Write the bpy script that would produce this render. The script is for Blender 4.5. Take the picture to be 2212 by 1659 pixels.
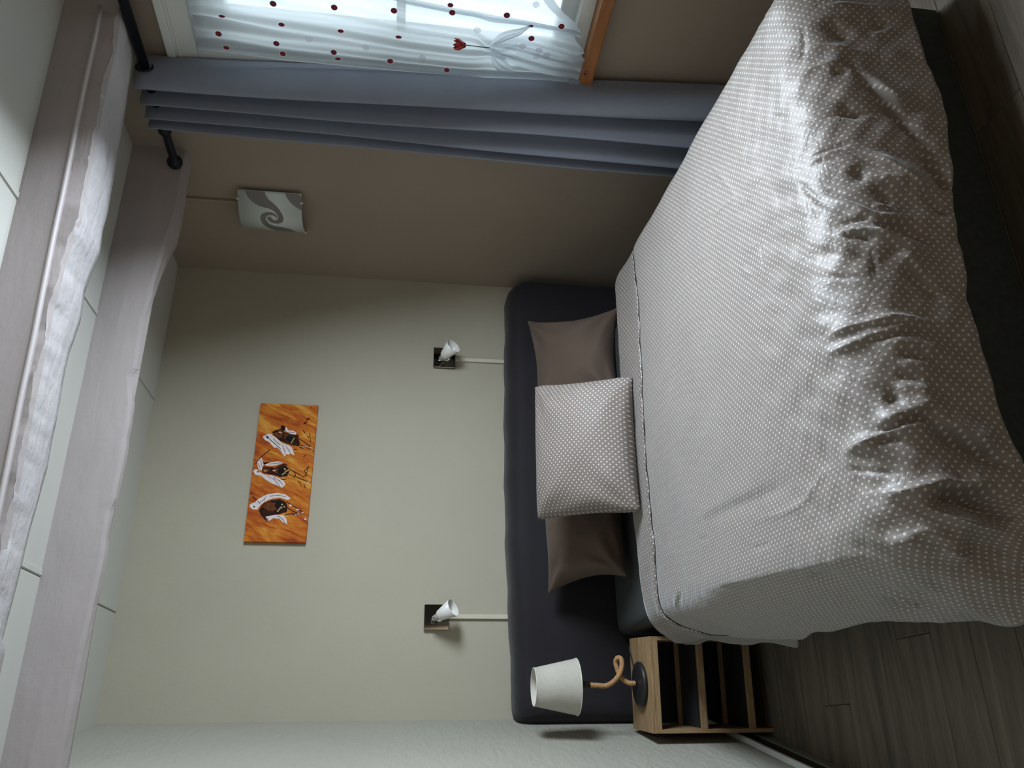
import bpy, bmesh, math, random
import numpy as np
from mathutils import Vector, Matrix, bvhtree
for o in list(bpy.data.objects): bpy.data.objects.remove(o, do_unlink=True)
SC = bpy.context.scene
COL = SC.collection
random.seed(7); rng = np.random.default_rng(7)

# ---------------------------------------------------------------- camera
FPX = 1733.695; YAW, PITCH, ROLL = .4231, .1329, .0451
CAM = Vector((-.0808, -3.4446, 1.3421)); H = 2.4332
_cy, _sy, _cp, _sp = math.cos(YAW), math.sin(YAW), math.cos(PITCH), math.sin(PITCH)
FWD = Vector((_sy*_cp, _cy*_cp, -_sp)); _r = Vector((_cy, -_sy, 0)); _u = _r.cross(FWD)
RIGHT = math.cos(ROLL)*_r + math.sin(ROLL)*_u; UP = -math.sin(ROLL)*_r + math.cos(ROLL)*_u
cd = bpy.data.cameras.new('camera'); cam = bpy.data.objects.new('camera', cd); COL.objects.link(cam)
cd.sensor_fit = 'HORIZONTAL'; cd.sensor_width = 36; cd.lens = FPX/2212*36; cd.clip_start = .02
# the phone was held upright and the picture stored sideways: picture right is down in the room
cx, cyv, cz = -UP, RIGHT, -FWD
M = Matrix((cx, cyv, cz)).transposed().to_4x4(); M.translation = CAM
cam.matrix_world = M
SC.camera = cam

# ---------------------------------------------------------------- world, window light, exposure
RA = .0776; LA = .1878
def RW(t, off, z):      # right wall: t metres from the corner towards the viewer, off metres into the room
    return Vector((2 + math.sin(RA)*t - math.cos(RA)*off, -math.cos(RA)*t - math.sin(RA)*off, z))
def LW(t, off, z):      # left wall
    return Vector((-math.sin(LA)*t + math.cos(LA)*off, -math.cos(LA)*t - math.sin(LA)*off, z))
world = bpy.data.worlds.new('world'); SC.world = world; world.use_nodes = True
bg = world.node_tree.nodes['Background']; bg.inputs[0].default_value = (.80, .92, 1.0, 1); bg.inputs[1].default_value = 2.4
ld = bpy.data.lights.new('window_daylight', 'AREA'); ld.shape = 'RECTANGLE'; ld.size = .56; ld.size_y = .92
ld.energy = 57; ld.spread = math.radians(168); ld.color = (.79, .895, 1.0)
lo = bpy.data.objects.new('window_daylight', ld); COL.objects.link(lo)
lo.location = RW(1.83, .345, 1.55)
lo.rotation_euler = Vector((-.95, .13, -.26)).to_track_quat('-Z', 'Z').to_euler()
fd = bpy.data.lights.new('added_warm_fill', 'AREA'); fd.shape = 'RECTANGLE'; fd.size = .8; fd.size_y = 1.9   # added warm fill behind the viewer, evens out the back wall; no door built
fd.energy = 6; fd.color = (1.0, .76, .53)
fo = bpy.data.objects.new('added_warm_fill', fd); COL.objects.link(fo); fo.location = (.55, -4.9, 1.15)
fo.rotation_euler = Vector((.1, 1, -.05)).to_track_quat('-Z', 'Z').to_euler()
SC.view_settings.view_transform = 'Standard'; SC.view_settings.look = 'None'
SC.view_settings.gamma = 1; SC.view_settings.use_curve_mapping = False
SC.view_settings.exposure = 0.0

# ---------------------------------------------------------------- rays through the photograph
def ray(px, py):
    d = FWD*FPX + RIGHT*((1659-py)-829.5) - UP*(px-1106)
    return d.normalized()
def onz(px, py, z): d = ray(px, py); return CAM + d*((z-CAM.z)/d.z)
def ony(px, py, y): d = ray(px, py); return CAM + d*((y-CAM.y)/d.y)
def onpl(px, py, P, N): d = ray(px, py); return CAM + d*((P-CAM).dot(N)/d.dot(N))
def onrw(px, py, off=0):
    N = Vector((-math.cos(RA), -math.sin(RA), 0)); return onpl(px, py, RW(0, off, 0), N)
def rw_t(P):            # world point -> t along right wall
    return (P-RW(0, 0, 0)).dot(Vector((math.sin(RA), -math.cos(RA), 0)))
def interp(x, pts):     # piecewise linear through sorted pts
    return float(np.interp(x, [p[0] for p in pts], [p[1] for p in pts]))

# ---------------------------------------------------------------- materials
def lin(r, g, b):
    f = lambda c: (c/255/12.92) if c/255 <= .04045 else ((c/255+.055)/1.055)**2.4
    return (f(r), f(g), f(b), 1)
class NT:
    def __init__(s, name):
        s.m = bpy.data.materials.new(name); s.m.use_nodes = True; s.t = s.m.node_tree
        s.b = s.t.nodes['Principled BSDF']; s.out = s.t.nodes['Material Output']
    def n(s, typ, **kw):
        n = s.t.nodes.new(typ)
        for k, v in kw.items():
            if k.startswith('i_'):
                k = k[2:]; k = int(k) if k.isdigit() else k.replace('_', ' ')
                n.inputs[k].default_value = v
            else: setattr(n, k, v)
        return n
    def l(s, a, b): s.t.links.new(a, b)
    def set(s, **kw):
        for k, v in kw.items(): s.b.inputs[k.replace('_', ' ')].default_value = v
    def coord(s, kind='Object', scale=(1, 1, 1), rot=(0, 0, 0)):
        tc = s.n('ShaderNodeTexCoord'); mp = s.n('ShaderNodeMapping'); mp.inputs['Scale'].default_value = scale
        mp.inputs['Rotation'].default_value = rot
        s.l(tc.outputs[kind], mp.inputs[0]); return mp.outputs[0]
    def noise(s, vec, scale, detail=4, rough=.55, dist=0):
        n = s.n('ShaderNodeTexNoise'); n.inputs['Scale'].default_value = scale; n.inputs['Detail'].default_value = detail
        n.inputs['Roughness'].default_value = rough; n.inputs['Distortion'].default_value = dist; s.l(vec, n.inputs['Vector']); return n.outputs['Fac']
    def ramp(s, fac, stops):
        r = s.n('ShaderNodeValToRGB'); e = r.color_ramp.elements
        while len(e) < len(stops): e.new(.5)
        for el, (p, c) in zip(e, stops): el.position = p; el.color = c
        s.l(fac, r.inputs[0]); return r.outputs[0]
    def mix(s, fac, a, b):
        m = s.n('ShaderNodeMix', data_type='RGBA')
        for sock, v in ((m.inputs[0], fac), (m.inputs[6], a), (m.inputs[7], b)):
            if isinstance(v, (int, float, tuple)): sock.default_value = v
            else: s.l(v, sock)
        return m.outputs[2]
    def math(s, op, a, b=None):
        m = s.n('ShaderNodeMath', operation=op)
        for i, v in enumerate((a, b)):
            if v is None: continue
            if isinstance(v, (int, float)): m.inputs[i].default_value = v
            else: s.l(v, m.inputs[i])
        return m.outputs[0]
    def bump(s, h, strength=.3, dist=.01, prev=None):
        b = s.n('ShaderNodeBump'); b.inputs['Strength'].default_value = strength; b.inputs['Distance'].default_value = dist
        s.l(h, b.inputs['Height'])
        if prev: s.l(prev, b.inputs['Normal'])
        s.l(b.outputs[0], s.b.inputs['Normal']); return b.outputs[0]
    def color(s, c): s.l(c, s.b.inputs['Base Color'])
def shade(c, k): return (c[0]*k, c[1]*k, c[2]*k, 1)
def simple(name, c, rough=.5, metal=0, noise=None, bump=None, spec=None, sheen=0):
    m = NT(name); m.set(Base_Color=c, Roughness=rough, Metallic=metal)
    if spec is not None: m.set(Specular_IOR_Level=spec)
    if sheen: m.set(Sheen_Weight=sheen)
    if noise:
        sc, amt = noise; v = m.coord(); f = m.noise(v, sc)
        m.color(m.ramp(f, [(.3, shade(c, 1-amt)), (.7, shade(c, 1+amt))]))
    if bump:
        sc, st = bump; v = m.coord(); m.bump(m.noise(v, sc, 6), st, .004)
    return m.m
def wall_mat(name, c, amt=.04, bscale=60, bst=.25, big=None):
    m = NT(name); m.set(Roughness=.75, Specular_IOR_Level=.25)
    v = m.coord(); f = m.noise(v, 1.7, 3); m.color(m.ramp(f, [(.3, shade(c, 1-amt)), (.7, shade(c, 1+amt))]))
    n1 = m.bump(m.noise(v, bscale, 5), bst, .003)
    if big:
        v2 = m.coord(scale=big[0]); m.bump(m.noise(v2, big[1], 3, .5, .6), big[2], big[3] if len(big) > 3 else .012, n1)
    return m.m
MW_BACK = wall_mat('cream_wall_paint', (.43, .398, .312, 1))
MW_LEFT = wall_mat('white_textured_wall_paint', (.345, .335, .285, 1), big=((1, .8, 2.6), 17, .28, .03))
MW_RIGHT = wall_mat('taupe_wall_paint', (.33, .27, .215, 1))
M_CEIL = wall_mat('white_ceiling_board', (.61, .61, .56, 1), .02, 30, .08)
M_BEAM = wall_mat('painted_beam', (.405, .36, .352, 1), .05, 45, .35, ((.5, 2, 2), 9, .45))
M_BEAMROUGH = wall_mat('rough_painted_beam', (.49, .465, .47, 1), .14, 60, .6, ((.35, 2.2, 2.2), 12, .7))
M_MOLD = simple('painted_moulding', (.56, .52, .52, 1), .5)
M_WHITE = simple('white_gloss_paint', (.72, .74, .72, 1), .35, noise=(5, .03))
M_CREAM = simple('cream_plastic_trunking', (.60, .56, .45, 1), .5, noise=(8, .03))
M_TAUPETRIM = simple('taupe_painted_trunking', (.34, .28, .20, 1), .6, noise=(8, .04))
M_DARKMETAL = simple('dark_blue_black_metal', (.012, .018, .024, 1), .38, .6, noise=(20, .15))
M_CHROME = simple('chrome', (.75, .75, .72, 1), .08, 1)
M_BLACKGLOSS = simple('dark_mirror_plate', (.22, .22, .20, 1), .04, 1)
M_GREYMETAL = simple('satin_grey_socket', (.42, .42, .40, 1), .45, .3)
M_PORCELAIN = simple('white_glass_shade', (.78, .76, .72, 1), .35, noise=(15, .02))
M_BLACK = simple('black_plastic', (.012, .012, .013, 1), .45, noise=(30, .2))
M_BLACKCLOTH = simple('black_shelf_panel', (.014, .014, .015, 1), .8, noise=(90, .3))
M_DARKBASE = simple('dark_baseboard', (.035, .026, .018, 1), .5, noise=(12, .2))
M_GREYBASE = simple('grey_floor_strip', (.24, .25, .23, 1), .5, noise=(12, .1))
M_BOXSPRING = simple('charcoal_teal_bed_base', (.030, .038, .042, 1), .8, noise=(70, .2), bump=(300, .3))
M_SHEET = simple('slate_fitted_sheet', (.038, .042, .042, 1), .8, noise=(9, .1), bump=(25, .3))

def fabric(name, c, amt=.08, weave=900, fold=(6, .25), rough=.85, sheen=.25):
    m = NT(name); m.set(Roughness=rough, Sheen_Weight=sheen, Specular_IOR_Level=.2)
    v = m.coord(); f = m.noise(v, 5, 4); m.color(m.ramp(f, [(.3, shade(c, 1-amt)), (.7, shade(c, 1+amt))]))
    n1 = m.bump(m.noise(v, weave, 2), .15, .001)
    m.bump(m.noise(v, fold[0], 3, .5, .6), fold[1], .02, n1)
    return m.m
M_HEADB = fabric('charcoal_cotton', (.0185, .0165, .0195, 1), .10, 900, (3.5, .5), .75, .12)
M_TAUPE = fabric('taupe_cotton', (.098, .068, .050, 1), .07, 900, (9, .35), .75, .1)
M_CURTAIN = fabric('blue_grey_curtain_cloth', (.235, .258, .318, 1), .05, 700, (3, .15), .8, .2)

def dotted(name, base, dot, d, r, crinkle=1.0, rough=.42, spec=.5):
    m = NT(name); m.set(Roughness=rough, Specular_IOR_Level=spec, Sheen_Weight=.5 if spec > .4 else .15, Sheen_Roughness=.35, Sheen_Tint=(.86, .93, 1, 1))
    v = m.coord('UV', (1/d, 1/d, 1), (0, 0, math.radians(45)))
    fr = m.n('ShaderNodeVectorMath', operation='FRACTION'); m.l(v, fr.inputs[0])
    sb = m.n('ShaderNodeVectorMath', operation='SUBTRACT'); m.l(fr.outputs[0], sb.inputs[0]); sb.inputs[1].default_value = (.5, .5, 0)
    ml = m.n('ShaderNodeVectorMath', operation='MULTIPLY'); m.l(sb.outputs[0], ml.inputs[0]); ml.inputs[1].default_value = (1, 1, 0)
    ln = m.n('ShaderNodeVectorMath', operation='LENGTH'); m.l(ml.outputs[0], ln.inputs[0])
    mr = m.n('ShaderNodeMapRange'); m.l(ln.outputs['Value'], mr.inputs[0])
    mr.inputs[1].default_value = r/d*1.12; mr.inputs[2].default_value = r/d*.88
    uv = m.coord('UV'); f = m.noise(uv, 7, 3)
    bc = m.ramp(f, [(.3, shade(base, .95)), (.7, shade(base, 1.05))])
    m.color(m.mix(mr.outputs[0], bc, dot))
    n1 = m.bump(m.noise(uv, 900, 2), .10, .0008)
    if crinkle:
        a = m.noise(uv, 16, 3, .55, 1.2); ab = m.math('ABSOLUTE', m.math('SUBTRACT', a, .5))
        n2 = m.bump(m.math('MINIMUM', ab, .09), .35*crinkle, .02, n1)
        m.bump(m.noise(uv, 45, 4, .6, .5), .25*crinkle, .006, n2)
    return m.m
M_DUVET = dotted('taupe_dotted_satin', (.222, .192, .170, 1), (.52, .50, .47, 1), .0130, .0025, .9, .5, .55)
M_DUVET2 = dotted('taupe_dotted_reverse', (.185, .152, .130, 1), (.47, .45, .42, 1), .0145, .0031, .6)
M_CUSH = dotted('taupe_dotted_cotton', (.205, .172, .152, 1), (.56, .52, .48, 1), .0137, .0027, .25, .6, .3)

def wood(name, c1, c2, scale, rough=.5, kind='Object', stretch=(1, 12, 12), fine=60, bst=.15, c3=None):
    m = NT(name); m.set(Roughness=rough, Specular_IOR_Level=.35)
    v = m.coord(kind, stretch)
    oi = m.n('ShaderNodeObjectInfo'); ad = m.n('ShaderNodeVectorMath', operation='ADD')
    mu = m.n('ShaderNodeVectorMath', operation='SCALE'); cb = m.n('ShaderNodeCombineXYZ')
    for i in range(3): m.l(oi.outputs['Random'], cb.inputs[i])
    m.l(cb.outputs[0], mu.inputs[0]); mu.inputs['Scale'].default_value = 37.0
    m.l(v, ad.inputs[0]); m.l(mu.outputs[0], ad.inputs[1]); v = ad.outputs[0]
    f = m.noise(v, scale, 6, .6, .8); g = m.noise(v, fine, 3)
    h = m.math('ADD', m.math('MULTIPLY', f, .75), m.math('MULTIPLY', g, .25))
    stops = [(.32, c1), (.66, c2)]
    m.color(m.ramp(h, stops)); m.bump(h, bst, .002)
    return m.m
M_FLOOR = wood('grey_brown_laminate', (.075, .061, .045, 1), (.195, .165, .122, 1), 2.2, .55, 'Object', (.8, 9, 1), 14, .2)
M_BAMBOO = wood('light_oak_wood', (.20, .12, .055, 1), (.42, .285, .15, 1), 5, .5, 'Object', (1.2, 14, 14), 30)
M_BAMBOOV = wood('light_oak_wood_upright', (.20, .12, .055, 1), (.40, .27, .14, 1), 5, .5, 'Object', (14, 14, 1.2), 30)
M_SILL = wood('varnished_pine', (.22, .075, .020, 1), (.42, .17, .055, 1), 4, .4, 'Object', (9, 1, 9), 30)
M_ROPE = simple('jute_rope', (.42, .235, .105, 1), .9, noise=(160, .25), bump=(220, .6))
def linen():
    m = NT('natural_linen'); m.set(Roughness=.9, Specular_IOR_Level=.15)
    a = m.noise(m.coord('UV', (30, 420, 1)), 1, 2); b = m.noise(m.coord('UV', (500, 24, 1)), 1, 2)
    h = m.math('MULTIPLY', m.math('ADD', a, b), .5)
    m.color(m.ramp(h, [(.30, (.36, .32, .25, 1)), (.44, (.60, .57, .50, 1)), (.7, (.70, .68, .62, 1))])); m.bump(h, .2, .001)
    # linen lets a little light through
    tr = m.n('ShaderNodeBsdfTranslucent'); tr.inputs[0].default_value = (.7, .66, .58, 1)
    mx = m.n('ShaderNodeMixShader'); mx.inputs[0].default_value = .25
    m.l(m.b.outputs[0], mx.inputs[1]); m.l(tr.outputs[0], mx.inputs[2]); m.l(mx.outputs[0], m.out.inputs[0]); return m.m
M_LINEN = linen()
M_LINING = simple('white_shade_lining', (.70, .67, .60, 1), .7, noise=(30, .03))
def voile(name, alpha, c=(.80, .84, .87, 1)):
    m = NT(name); t = m.n('ShaderNodeBsdfTransparent'); t.inputs[0].default_value = (.96, .985, 1, 1)
    d = m.n('ShaderNodeBsdfDiffuse'); tr = m.n('ShaderNodeBsdfTranslucent')
    f = m.noise(m.coord('UV', (300, 20, 1)), 1, 2); cc = m.ramp(f, [(.3, shade(c, .95)), (.7, c)])
    m.l(cc, d.inputs[0]); m.l(cc, tr.inputs[0])
    a = m.n('ShaderNodeMixShader'); a.inputs[0].default_value = .78; m.l(d.outputs[0], a.inputs[1]); m.l(tr.outputs[0], a.inputs[2])
    b = m.n('ShaderNodeMixShader'); b.inputs[0].default_value = alpha; m.l(t.outputs[0], b.inputs[1]); m.l(a.outputs[0], b.inputs[2])
    m.l(b.outputs[0], m.out.inputs[0]); return m.m
M_VOILE = voile('white_voile', .74); M_VOILE2 = voile('white_voile_hem', .72, (.66, .70, .73, 1)); M_VOILE3 = voile('white_voile_gathered', .8, (.78, .80, .82, 1))
M_DOTRED = simple('dark_red_flock', (.20, .012, .022, 1), .8, noise=(150, .3))
M_DOTPALE = voile('pale_flock_seen_through_voile', .45, (.50, .42, .46, 1))
M_DOTRIM = voile('white_dot_rim', .8, (.85, .87, .88, 1))
M_RED = simple('red_petal', (.42, .035, .035, 1), .5, noise=(60, .25))
M_STEM = simple('dark_stem', (.03, .035, .03, 1), .6)
def glass():
    m = NT('window_glass'); t = m.n('ShaderNodeBsdfTransparent'); t.inputs[0].default_value = (.95, .98, .98, 1)
    g = m.n('ShaderNodeBsdfGlossy'); g.inputs['Roughness'].default_value = .02
    fr = m.n('ShaderNodeFresnel'); fr.inputs[0].default_value = 1.3
    b = m.n('ShaderNodeMixShader'); m.l(fr.outputs[0], b.inputs[0]); m.l(t.outputs[0], b.inputs[1]); m.l(g.outputs[0], b.inputs[2]); m.l(b.outputs[0], m.out.inputs[0]); return m.m
M_GLASS = glass()
M_LAMPGLASS = simple('satin_white_glass', (.62, .68, .65, 1), .18)
M_SWIRL = simple('grey_taupe_print', (.20, .18, .17, 1), .25)

# ---------------------------------------------------------------- object helpers
def tag(o, label=None, cat=None, group=None, kind=None):
    if label: o['label'] = label
    if cat: o['category'] = cat
    if group: o['group'] = group
    if kind: o['kind'] = kind
    return o
def empty(name, loc, label=None, cat=None, group=None):
    o = bpy.data.objects.new(name, None); COL.objects.link(o); o.location = loc; o.empty_display_size = .05
    return tag(o, label, cat, group)
def root_loc(o):
    l = Vector((0, 0, 0))
    while o: l = l + Vector(o.location); o = o.parent
    return l
def link(name, me, mat, parent=None, smooth=False, autosmooth=None):
    o = bpy.data.objects.new(name, me); COL.objects.link(o)
    if mat and not me.materials: me.materials.append(mat)
    if smooth:
        me.polygons.foreach_set('use_smooth', [True]*len(me.polygons))
    if parent: o.parent = parent
    return o
def mesh(name, vs, fs, mat, parent=None, smooth=False, uvs=None):
    off = root_loc(parent) if parent else Vector((0, 0, 0))
    a = np.asarray([tuple(v) for v in vs], float) - np.array(off)
    me = bpy.data.meshes.new(name); me.from_pydata(a.tolist(), [], fs); me.update()
    if uvs is not None:
        ul = me.uv_layers.new(name='UVMap'); li = np.empty(len(me.loops), int); me.loops.foreach_get('vertex_index', li)
        ul.data.foreach_set('uv', np.asarray(uvs, float)[li].ravel())
    return link(name, me, mat, parent, smooth)
def from_bm(name, bm, mat, parent=None, smooth=False):
    off = root_loc(parent) if parent else Vector((0, 0, 0))
    bmesh.ops.translate(bm, verts=bm.verts, vec=-off)
    bmesh.ops.recalc_face_normals(bm, faces=bm.faces)
    me = bpy.data.meshes.new(name); bm.to_mesh(me); bm.free()
    return link(name, me, mat, parent, smooth)
def bm_box(bm, corners, bevel=0, seg=2):
    """corners: 8 points, bottom ring then top ring"""
    vs = [bm.verts.new(c) for c in corners]
    fs = [bm.faces.new([vs[i] for i in f]) for f in ((3, 2, 1, 0), (4, 5, 6, 7), (0, 1, 5, 4), (1, 2, 6, 5), (2, 3, 7, 6), (3, 0, 4, 7))]
    if bevel:
        es = list({e for f in fs for e in f.edges})
        bmesh.ops.bevel(bm, geom=es, offset=bevel, segments=seg, affect='EDGES', profile=.6)
def boxpts(O, A, B, Cc, a0, a1, b0, b1, c0, c1):
    f = lambda a, b, c: O + A*a + B*b + Cc*c
    return [f(a0, b0, c0), f(a1, b0, c0), f(a1, b1, c0), f(a0, b1, c0), f(a0, b0, c1), f(a1, b0, c1), f(a1, b1, c1), f(a0, b1, c1)]
def box(name, pts, mat, parent=None, bevel=.002, seg=2):
    bm = bmesh.new(); bm_box(bm, pts, bevel, seg); return from_bm(name, bm, mat, parent)
def rwbox(name, t0, t1, o0, o1, z0, z1, mat, parent=None, bevel=.002):
    return box(name, [RW(t0, o0, z0), RW(t1, o0, z0), RW(t1, o1, z0), RW(t0, o1, z0), RW(t0, o0, z1), RW(t1, o0, z1), RW(t1, o1, z1), RW(t0, o1, z1)], mat, parent, bevel)
def lwbox(name, t0, t1, o0, o1, z0, z1, mat, parent=None, bevel=.002):
    return box(name, [LW(t0, o0, z0), LW(t1, o0, z0), LW(t1, o1, z0), LW(t0, o1, z0), LW(t0, o0, z1), LW(t1, o0, z1), LW(t1, o1, z1), LW(t0, o1, z1)], mat, parent, bevel)
def wbox(name, x0, x1, y0, y1, z0, z1, mat, parent=None, bevel=.002):
    return box(name, boxpts(Vector((0, 0, 0)), Vector((1, 0, 0)), Vector((0, 1, 0)), Vector((0, 0, 1)), x0, x1, y0, y1, z0, z1), mat, parent, bevel)
def tube_geo(path, rad, n=12, caps=True, twist=None):
    P = [Vector(p) for p in path]; N = len(P); vs = []; fs = []
    T = [(P[min(i+1, N-1)]-P[max(i-1, 0)]).normalized() for i in range(N)]
    a = T[0].orthogonal().normalized(); s = 0
    for i in range(N):
        if i: a = (a - T[i]*a.dot(T[i])).normalized(); s += (P[i]-P[i-1]).length
        b = T[i].cross(a); r = rad[i] if isinstance(rad, (list, tuple)) else rad
        for k in range(n):
            th = 2*math.pi*k/n; rr = r*(1+(twist[0]*abs(math.sin(twist[1]*th/2+twist[2]*s)) - twist[0]*.6 if twist else 0))
            vs.append(P[i]+(a*math.cos(th)+b*math.sin(th))*rr)
    for i in range(N-1):
        for k in range(n):
            k2 = (k+1) % n; fs.append((i*n+k, i*n+k2, (i+1)*n+k2, (i+1)*n+k))
    if caps: fs.append(tuple(range(n))[::-1]); fs.append(tuple((N-1)*n+k for k in range(n)))
    return vs, fs
def tube(name, path, rad, mat, parent=None, n=12, twist=None):
    vs, fs = tube_geo(path, rad, n, True, twist); return mesh(name, vs, fs, mat, parent, True)
def lathe_geo(O, axis, prof, n=32):
    ax = Vector(axis).normalized(); a = ax.orthogonal().normalized(); b = ax.cross(a); vs = []; fs = []; uv = []
    for i, (r, h) in enumerate(prof):
        for k in range(n):
            th = 2*math.pi*k/n; vs.append(O+ax*h+(a*math.cos(th)+b*math.sin(th))*r); uv.append((k/n, i/len(prof)))
    for i in range(len(prof)-1):
        for k in range(n):
            k2 = (k+1) % n; fs.append((i*n+k, i*n+k2, (i+1)*n+k2, (i+1)*n+k))
    return vs, fs, uv
def lathe(name, O, axis, prof, mat, parent=None, n=32, smooth=True):
    vs, fs, uv = lathe_geo(Vector(O), axis, prof, n); o = mesh(name, vs, fs, mat, parent, smooth, uv)
    return o
def auto_smooth(o, ang=40):
    me = o.data; bm = bmesh.new(); bm.from_mesh(me)
    for e in bm.edges: e.smooth = not (len(e.link_faces) == 2 and e.calc_face_angle(0) > math.radians(ang))
    for f in bm.faces: f.smooth = True
    bm.to_mesh(me); bm.free()
def catmull(pts, n):
    P = [Vector(p) for p in pts]; P = [2*P[0]-P[1]]+P+[2*P[-1]-P[-2]]; out = []
    for i in range(1, len(P)-2):
        for k in range(n):
            t = k/n; p0, p1, p2, p3 = P[i-1:i+3]
            out.append(.5*((2*p1)+(p2-p0)*t+(2*p0-5*p1+4*p2-p3)*t*t+(3*p1-p0-3*p2+p3)*t**3))
    out.append(P[-2]); return out
def grid_faces(nu, nv):     # nv rows of nu vertices
    return [(j*nu+i, j*nu+i+1, (j+1)*nu+i+1, (j+1)*nu+i) for j in range(nv-1) for i in range(nu-1)]
X, Y, Z = Vector((1, 0, 0)), Vector((0, 1, 0)), Vector((0, 0, 1))

# ================================================================= STRUCTURE
FRONT = -5.0
def struct(o, label=None):
    o['kind'] = 'structure'
    if label: o['label'] = label
    return o
# floor: a slab with separate laminate boards laid across the room
fl = struct(wbox('floor', -1.4, 2.9, FRONT-.1, .12, -.12, -.012, M_DARKBASE, None, 0), 'dark grey-brown wooden laminate floor')
pw = .147; pl = 1.26
me_plank = None
y0 = -1.21+.147*8+.0735*0
row = 0
while y0 - pw > -3.2:
    xo = -1.3 + (row*.47 % pl) - pl*.2
    for k in range(4):
        x0 = xo+k*pl
        if x0 > 2.75: continue
        if me_plank is None:
            bm = bmesh.new(); bm_box(bm, boxpts(Vector((0, 0, 0)), X, Y, Z, 0, pl-.0012, -pw+.0012, 0, -.012, 0), .0016, 1)
            me_plank = bpy.data.meshes.new('plank'); bm.to_mesh(me_plank); bm.free(); me_plank.materials.append(M_FLOOR)
        o = bpy.data.objects.new('plank', me_plank); COL.objects.link(o); o.parent = fl; o.location = (x0, y0, -.0002*random.random())
    y0 -= pw; row += 1
wbox('floor_underlay', -1.35, 2.85, FRONT, y0, -.011, -.001, M_FLOOR, fl, 0)

# ceiling: slab plus boards with recessed joints
ce = struct(wbox('ceiling', -1.4, 2.9, FRONT-.1, .12, H+.012, H+.12, M_CEIL, None, 0), 'white boarded ceiling with joints between the boards')
jx = [-1.40, -.5, .405, 1.315, 2.225, 2.9]
for x0, x1 in zip(jx[:-1], jx[1:]):
    wbox('ceiling_panel', x0+.0015, x1-.0015, FRONT-.05, .06, H, H+.0115, M_CEIL, ce, .002)
for x0 in (.405, 1.315):
    wbox('ceiling_cover_strip', x0+.004, x0+.022, FRONT, .02, H-.003, H, M_CEIL, ce, .001)

struct(wbox('wall_back', -.3, 2.4, 0, .12, -.1, H+.1, MW_BACK, None, 0), 'cream painted back wall behind the headboard')
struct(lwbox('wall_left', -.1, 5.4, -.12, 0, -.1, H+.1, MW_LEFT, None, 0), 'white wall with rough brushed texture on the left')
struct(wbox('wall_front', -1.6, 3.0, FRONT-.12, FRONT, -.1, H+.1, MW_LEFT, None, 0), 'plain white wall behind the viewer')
# right wall with the window opening
WT0, WT1, WZ0, WZ1 = 1.28, 2.14, .765, 2.10
bm = bmesh.new()
for (t0, t1, z0, z1) in ((-.15, WT0, -.1, H+.1), (WT1, 5.4, -.1, H+.1), (WT0, WT1, -.1, WZ0), (WT0, WT1, WZ1, H+.1)):
    bm_box(bm, [RW(t0, -.22, z0), RW(t1, -.22, z0), RW(t1, 0, z0), RW(t0, 0, z0), RW(t0, -.22, z1), RW(t1, -.22, z1), RW(t1, 0, z1), RW(t0, 0, z1)])
struct(from_bm('wall_right', bm, MW_RIGHT), 'taupe painted wall with the window on the right')
# left wall foot
struct(lwbox('baseboard_left', .02, 4.8, 0, .014, .038, .094, M_DARKBASE), 'dark baseboard with a white ledge along the left wall')
bl = bpy.data.objects['baseboard_left']
lwbox('white_ledge', .02, 4.8, 0, .020, .094, .106, M_WHITE, bl, .002)['label'] = 'white painted ledge'
lwbox('floor_strip', .02, 4.8, 0, .018, 0, .038, M_GREYBASE, bl, .004)['label'] = 'grey lower strip'
exec_later = []

# ---------------------------------------------------------------- ceiling beams (old, uneven timber painted over)
def poly_at(x, pts): return interp(x, sorted(pts))
def beam(name, lines, planes, xs, mats, label, split):
    """lines: image polylines of the beam's long edges, planes: where each lies -> rings of points"""
    tracks = []
    for pl, fn in zip(lines, planes):
        w = sorted([tuple(fn(*p)) for p in pl]); tracks.append(w)
    rings = []
    for x in xs:
        ring = []
        for w in tracks:
            X_ = [p[0] for p in w]
            ring.append(Vector((x, np.interp(x, X_, [p[1] for p in w]), np.interp(x, X_, [p[2] for p in w]))))
        rings.append(ring)
    return rings
def noise1(x, seed, k=6, amp=1):
    r = random.Random(seed); s = 0
    for i in range(k):
        s += math.sin(x*(3+i*5.3)+r.random()*6.28)*amp/(1+i)
    return s
def extrap(w, k0, k1):
    return w
B1A = [(136, 3), (80, 245), (19, 510)]
B1B = [(218, 19), (207, 79), (190, 152), (172, 241), (155, 323), (136, 418), (117, 506), (93, 627), (72, 737), (45, 862), (8, 1050)]
B1C = [(253, 19), (244, 92), (228, 155), (218, 202), (206, 269), (190, 342), (176, 411), (168, 468), (151, 511), (131, 568), (117, 627), (99, 681), (75, 771), (70, 816), (48, 875), (20, 1020)]
B1D = [(285, 92), (263, 190), (258, 244), (234, 373), (218, 468), (208, 500), (197, 554), (184, 613), (176, 645), (166, 692), (145, 760), (136, 805), (122, 875), (100, 1010), (61, 1144), (34, 1258), (0, 1386)]
y1f = lambda x: -1.495+.075*(2.01-x)
def on_front(px, py, yf):       # meet the slightly skewed vertical front face y = yf(x)
    y = yf(1.0)
    for _ in range(8): P = ony(px, py, y); y = yf(P.x)
    return P
def track(pts, fn):
    return sorted([tuple(fn(*p)) for p in pts])
tB = track(B1B, lambda a, b: on_front(a, b, y1f)); tC = track(B1C, lambda a, b: on_front(a, b, lambda x: y1f(x)+.012))
tD = track(B1D, lambda a, b: onz(a, b, 2.295))
def tr(w, x, i, lo=None):
    xs = [p[0] for p in w]; return float(np.interp(x, xs, [p[i] for p in w]))
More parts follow.
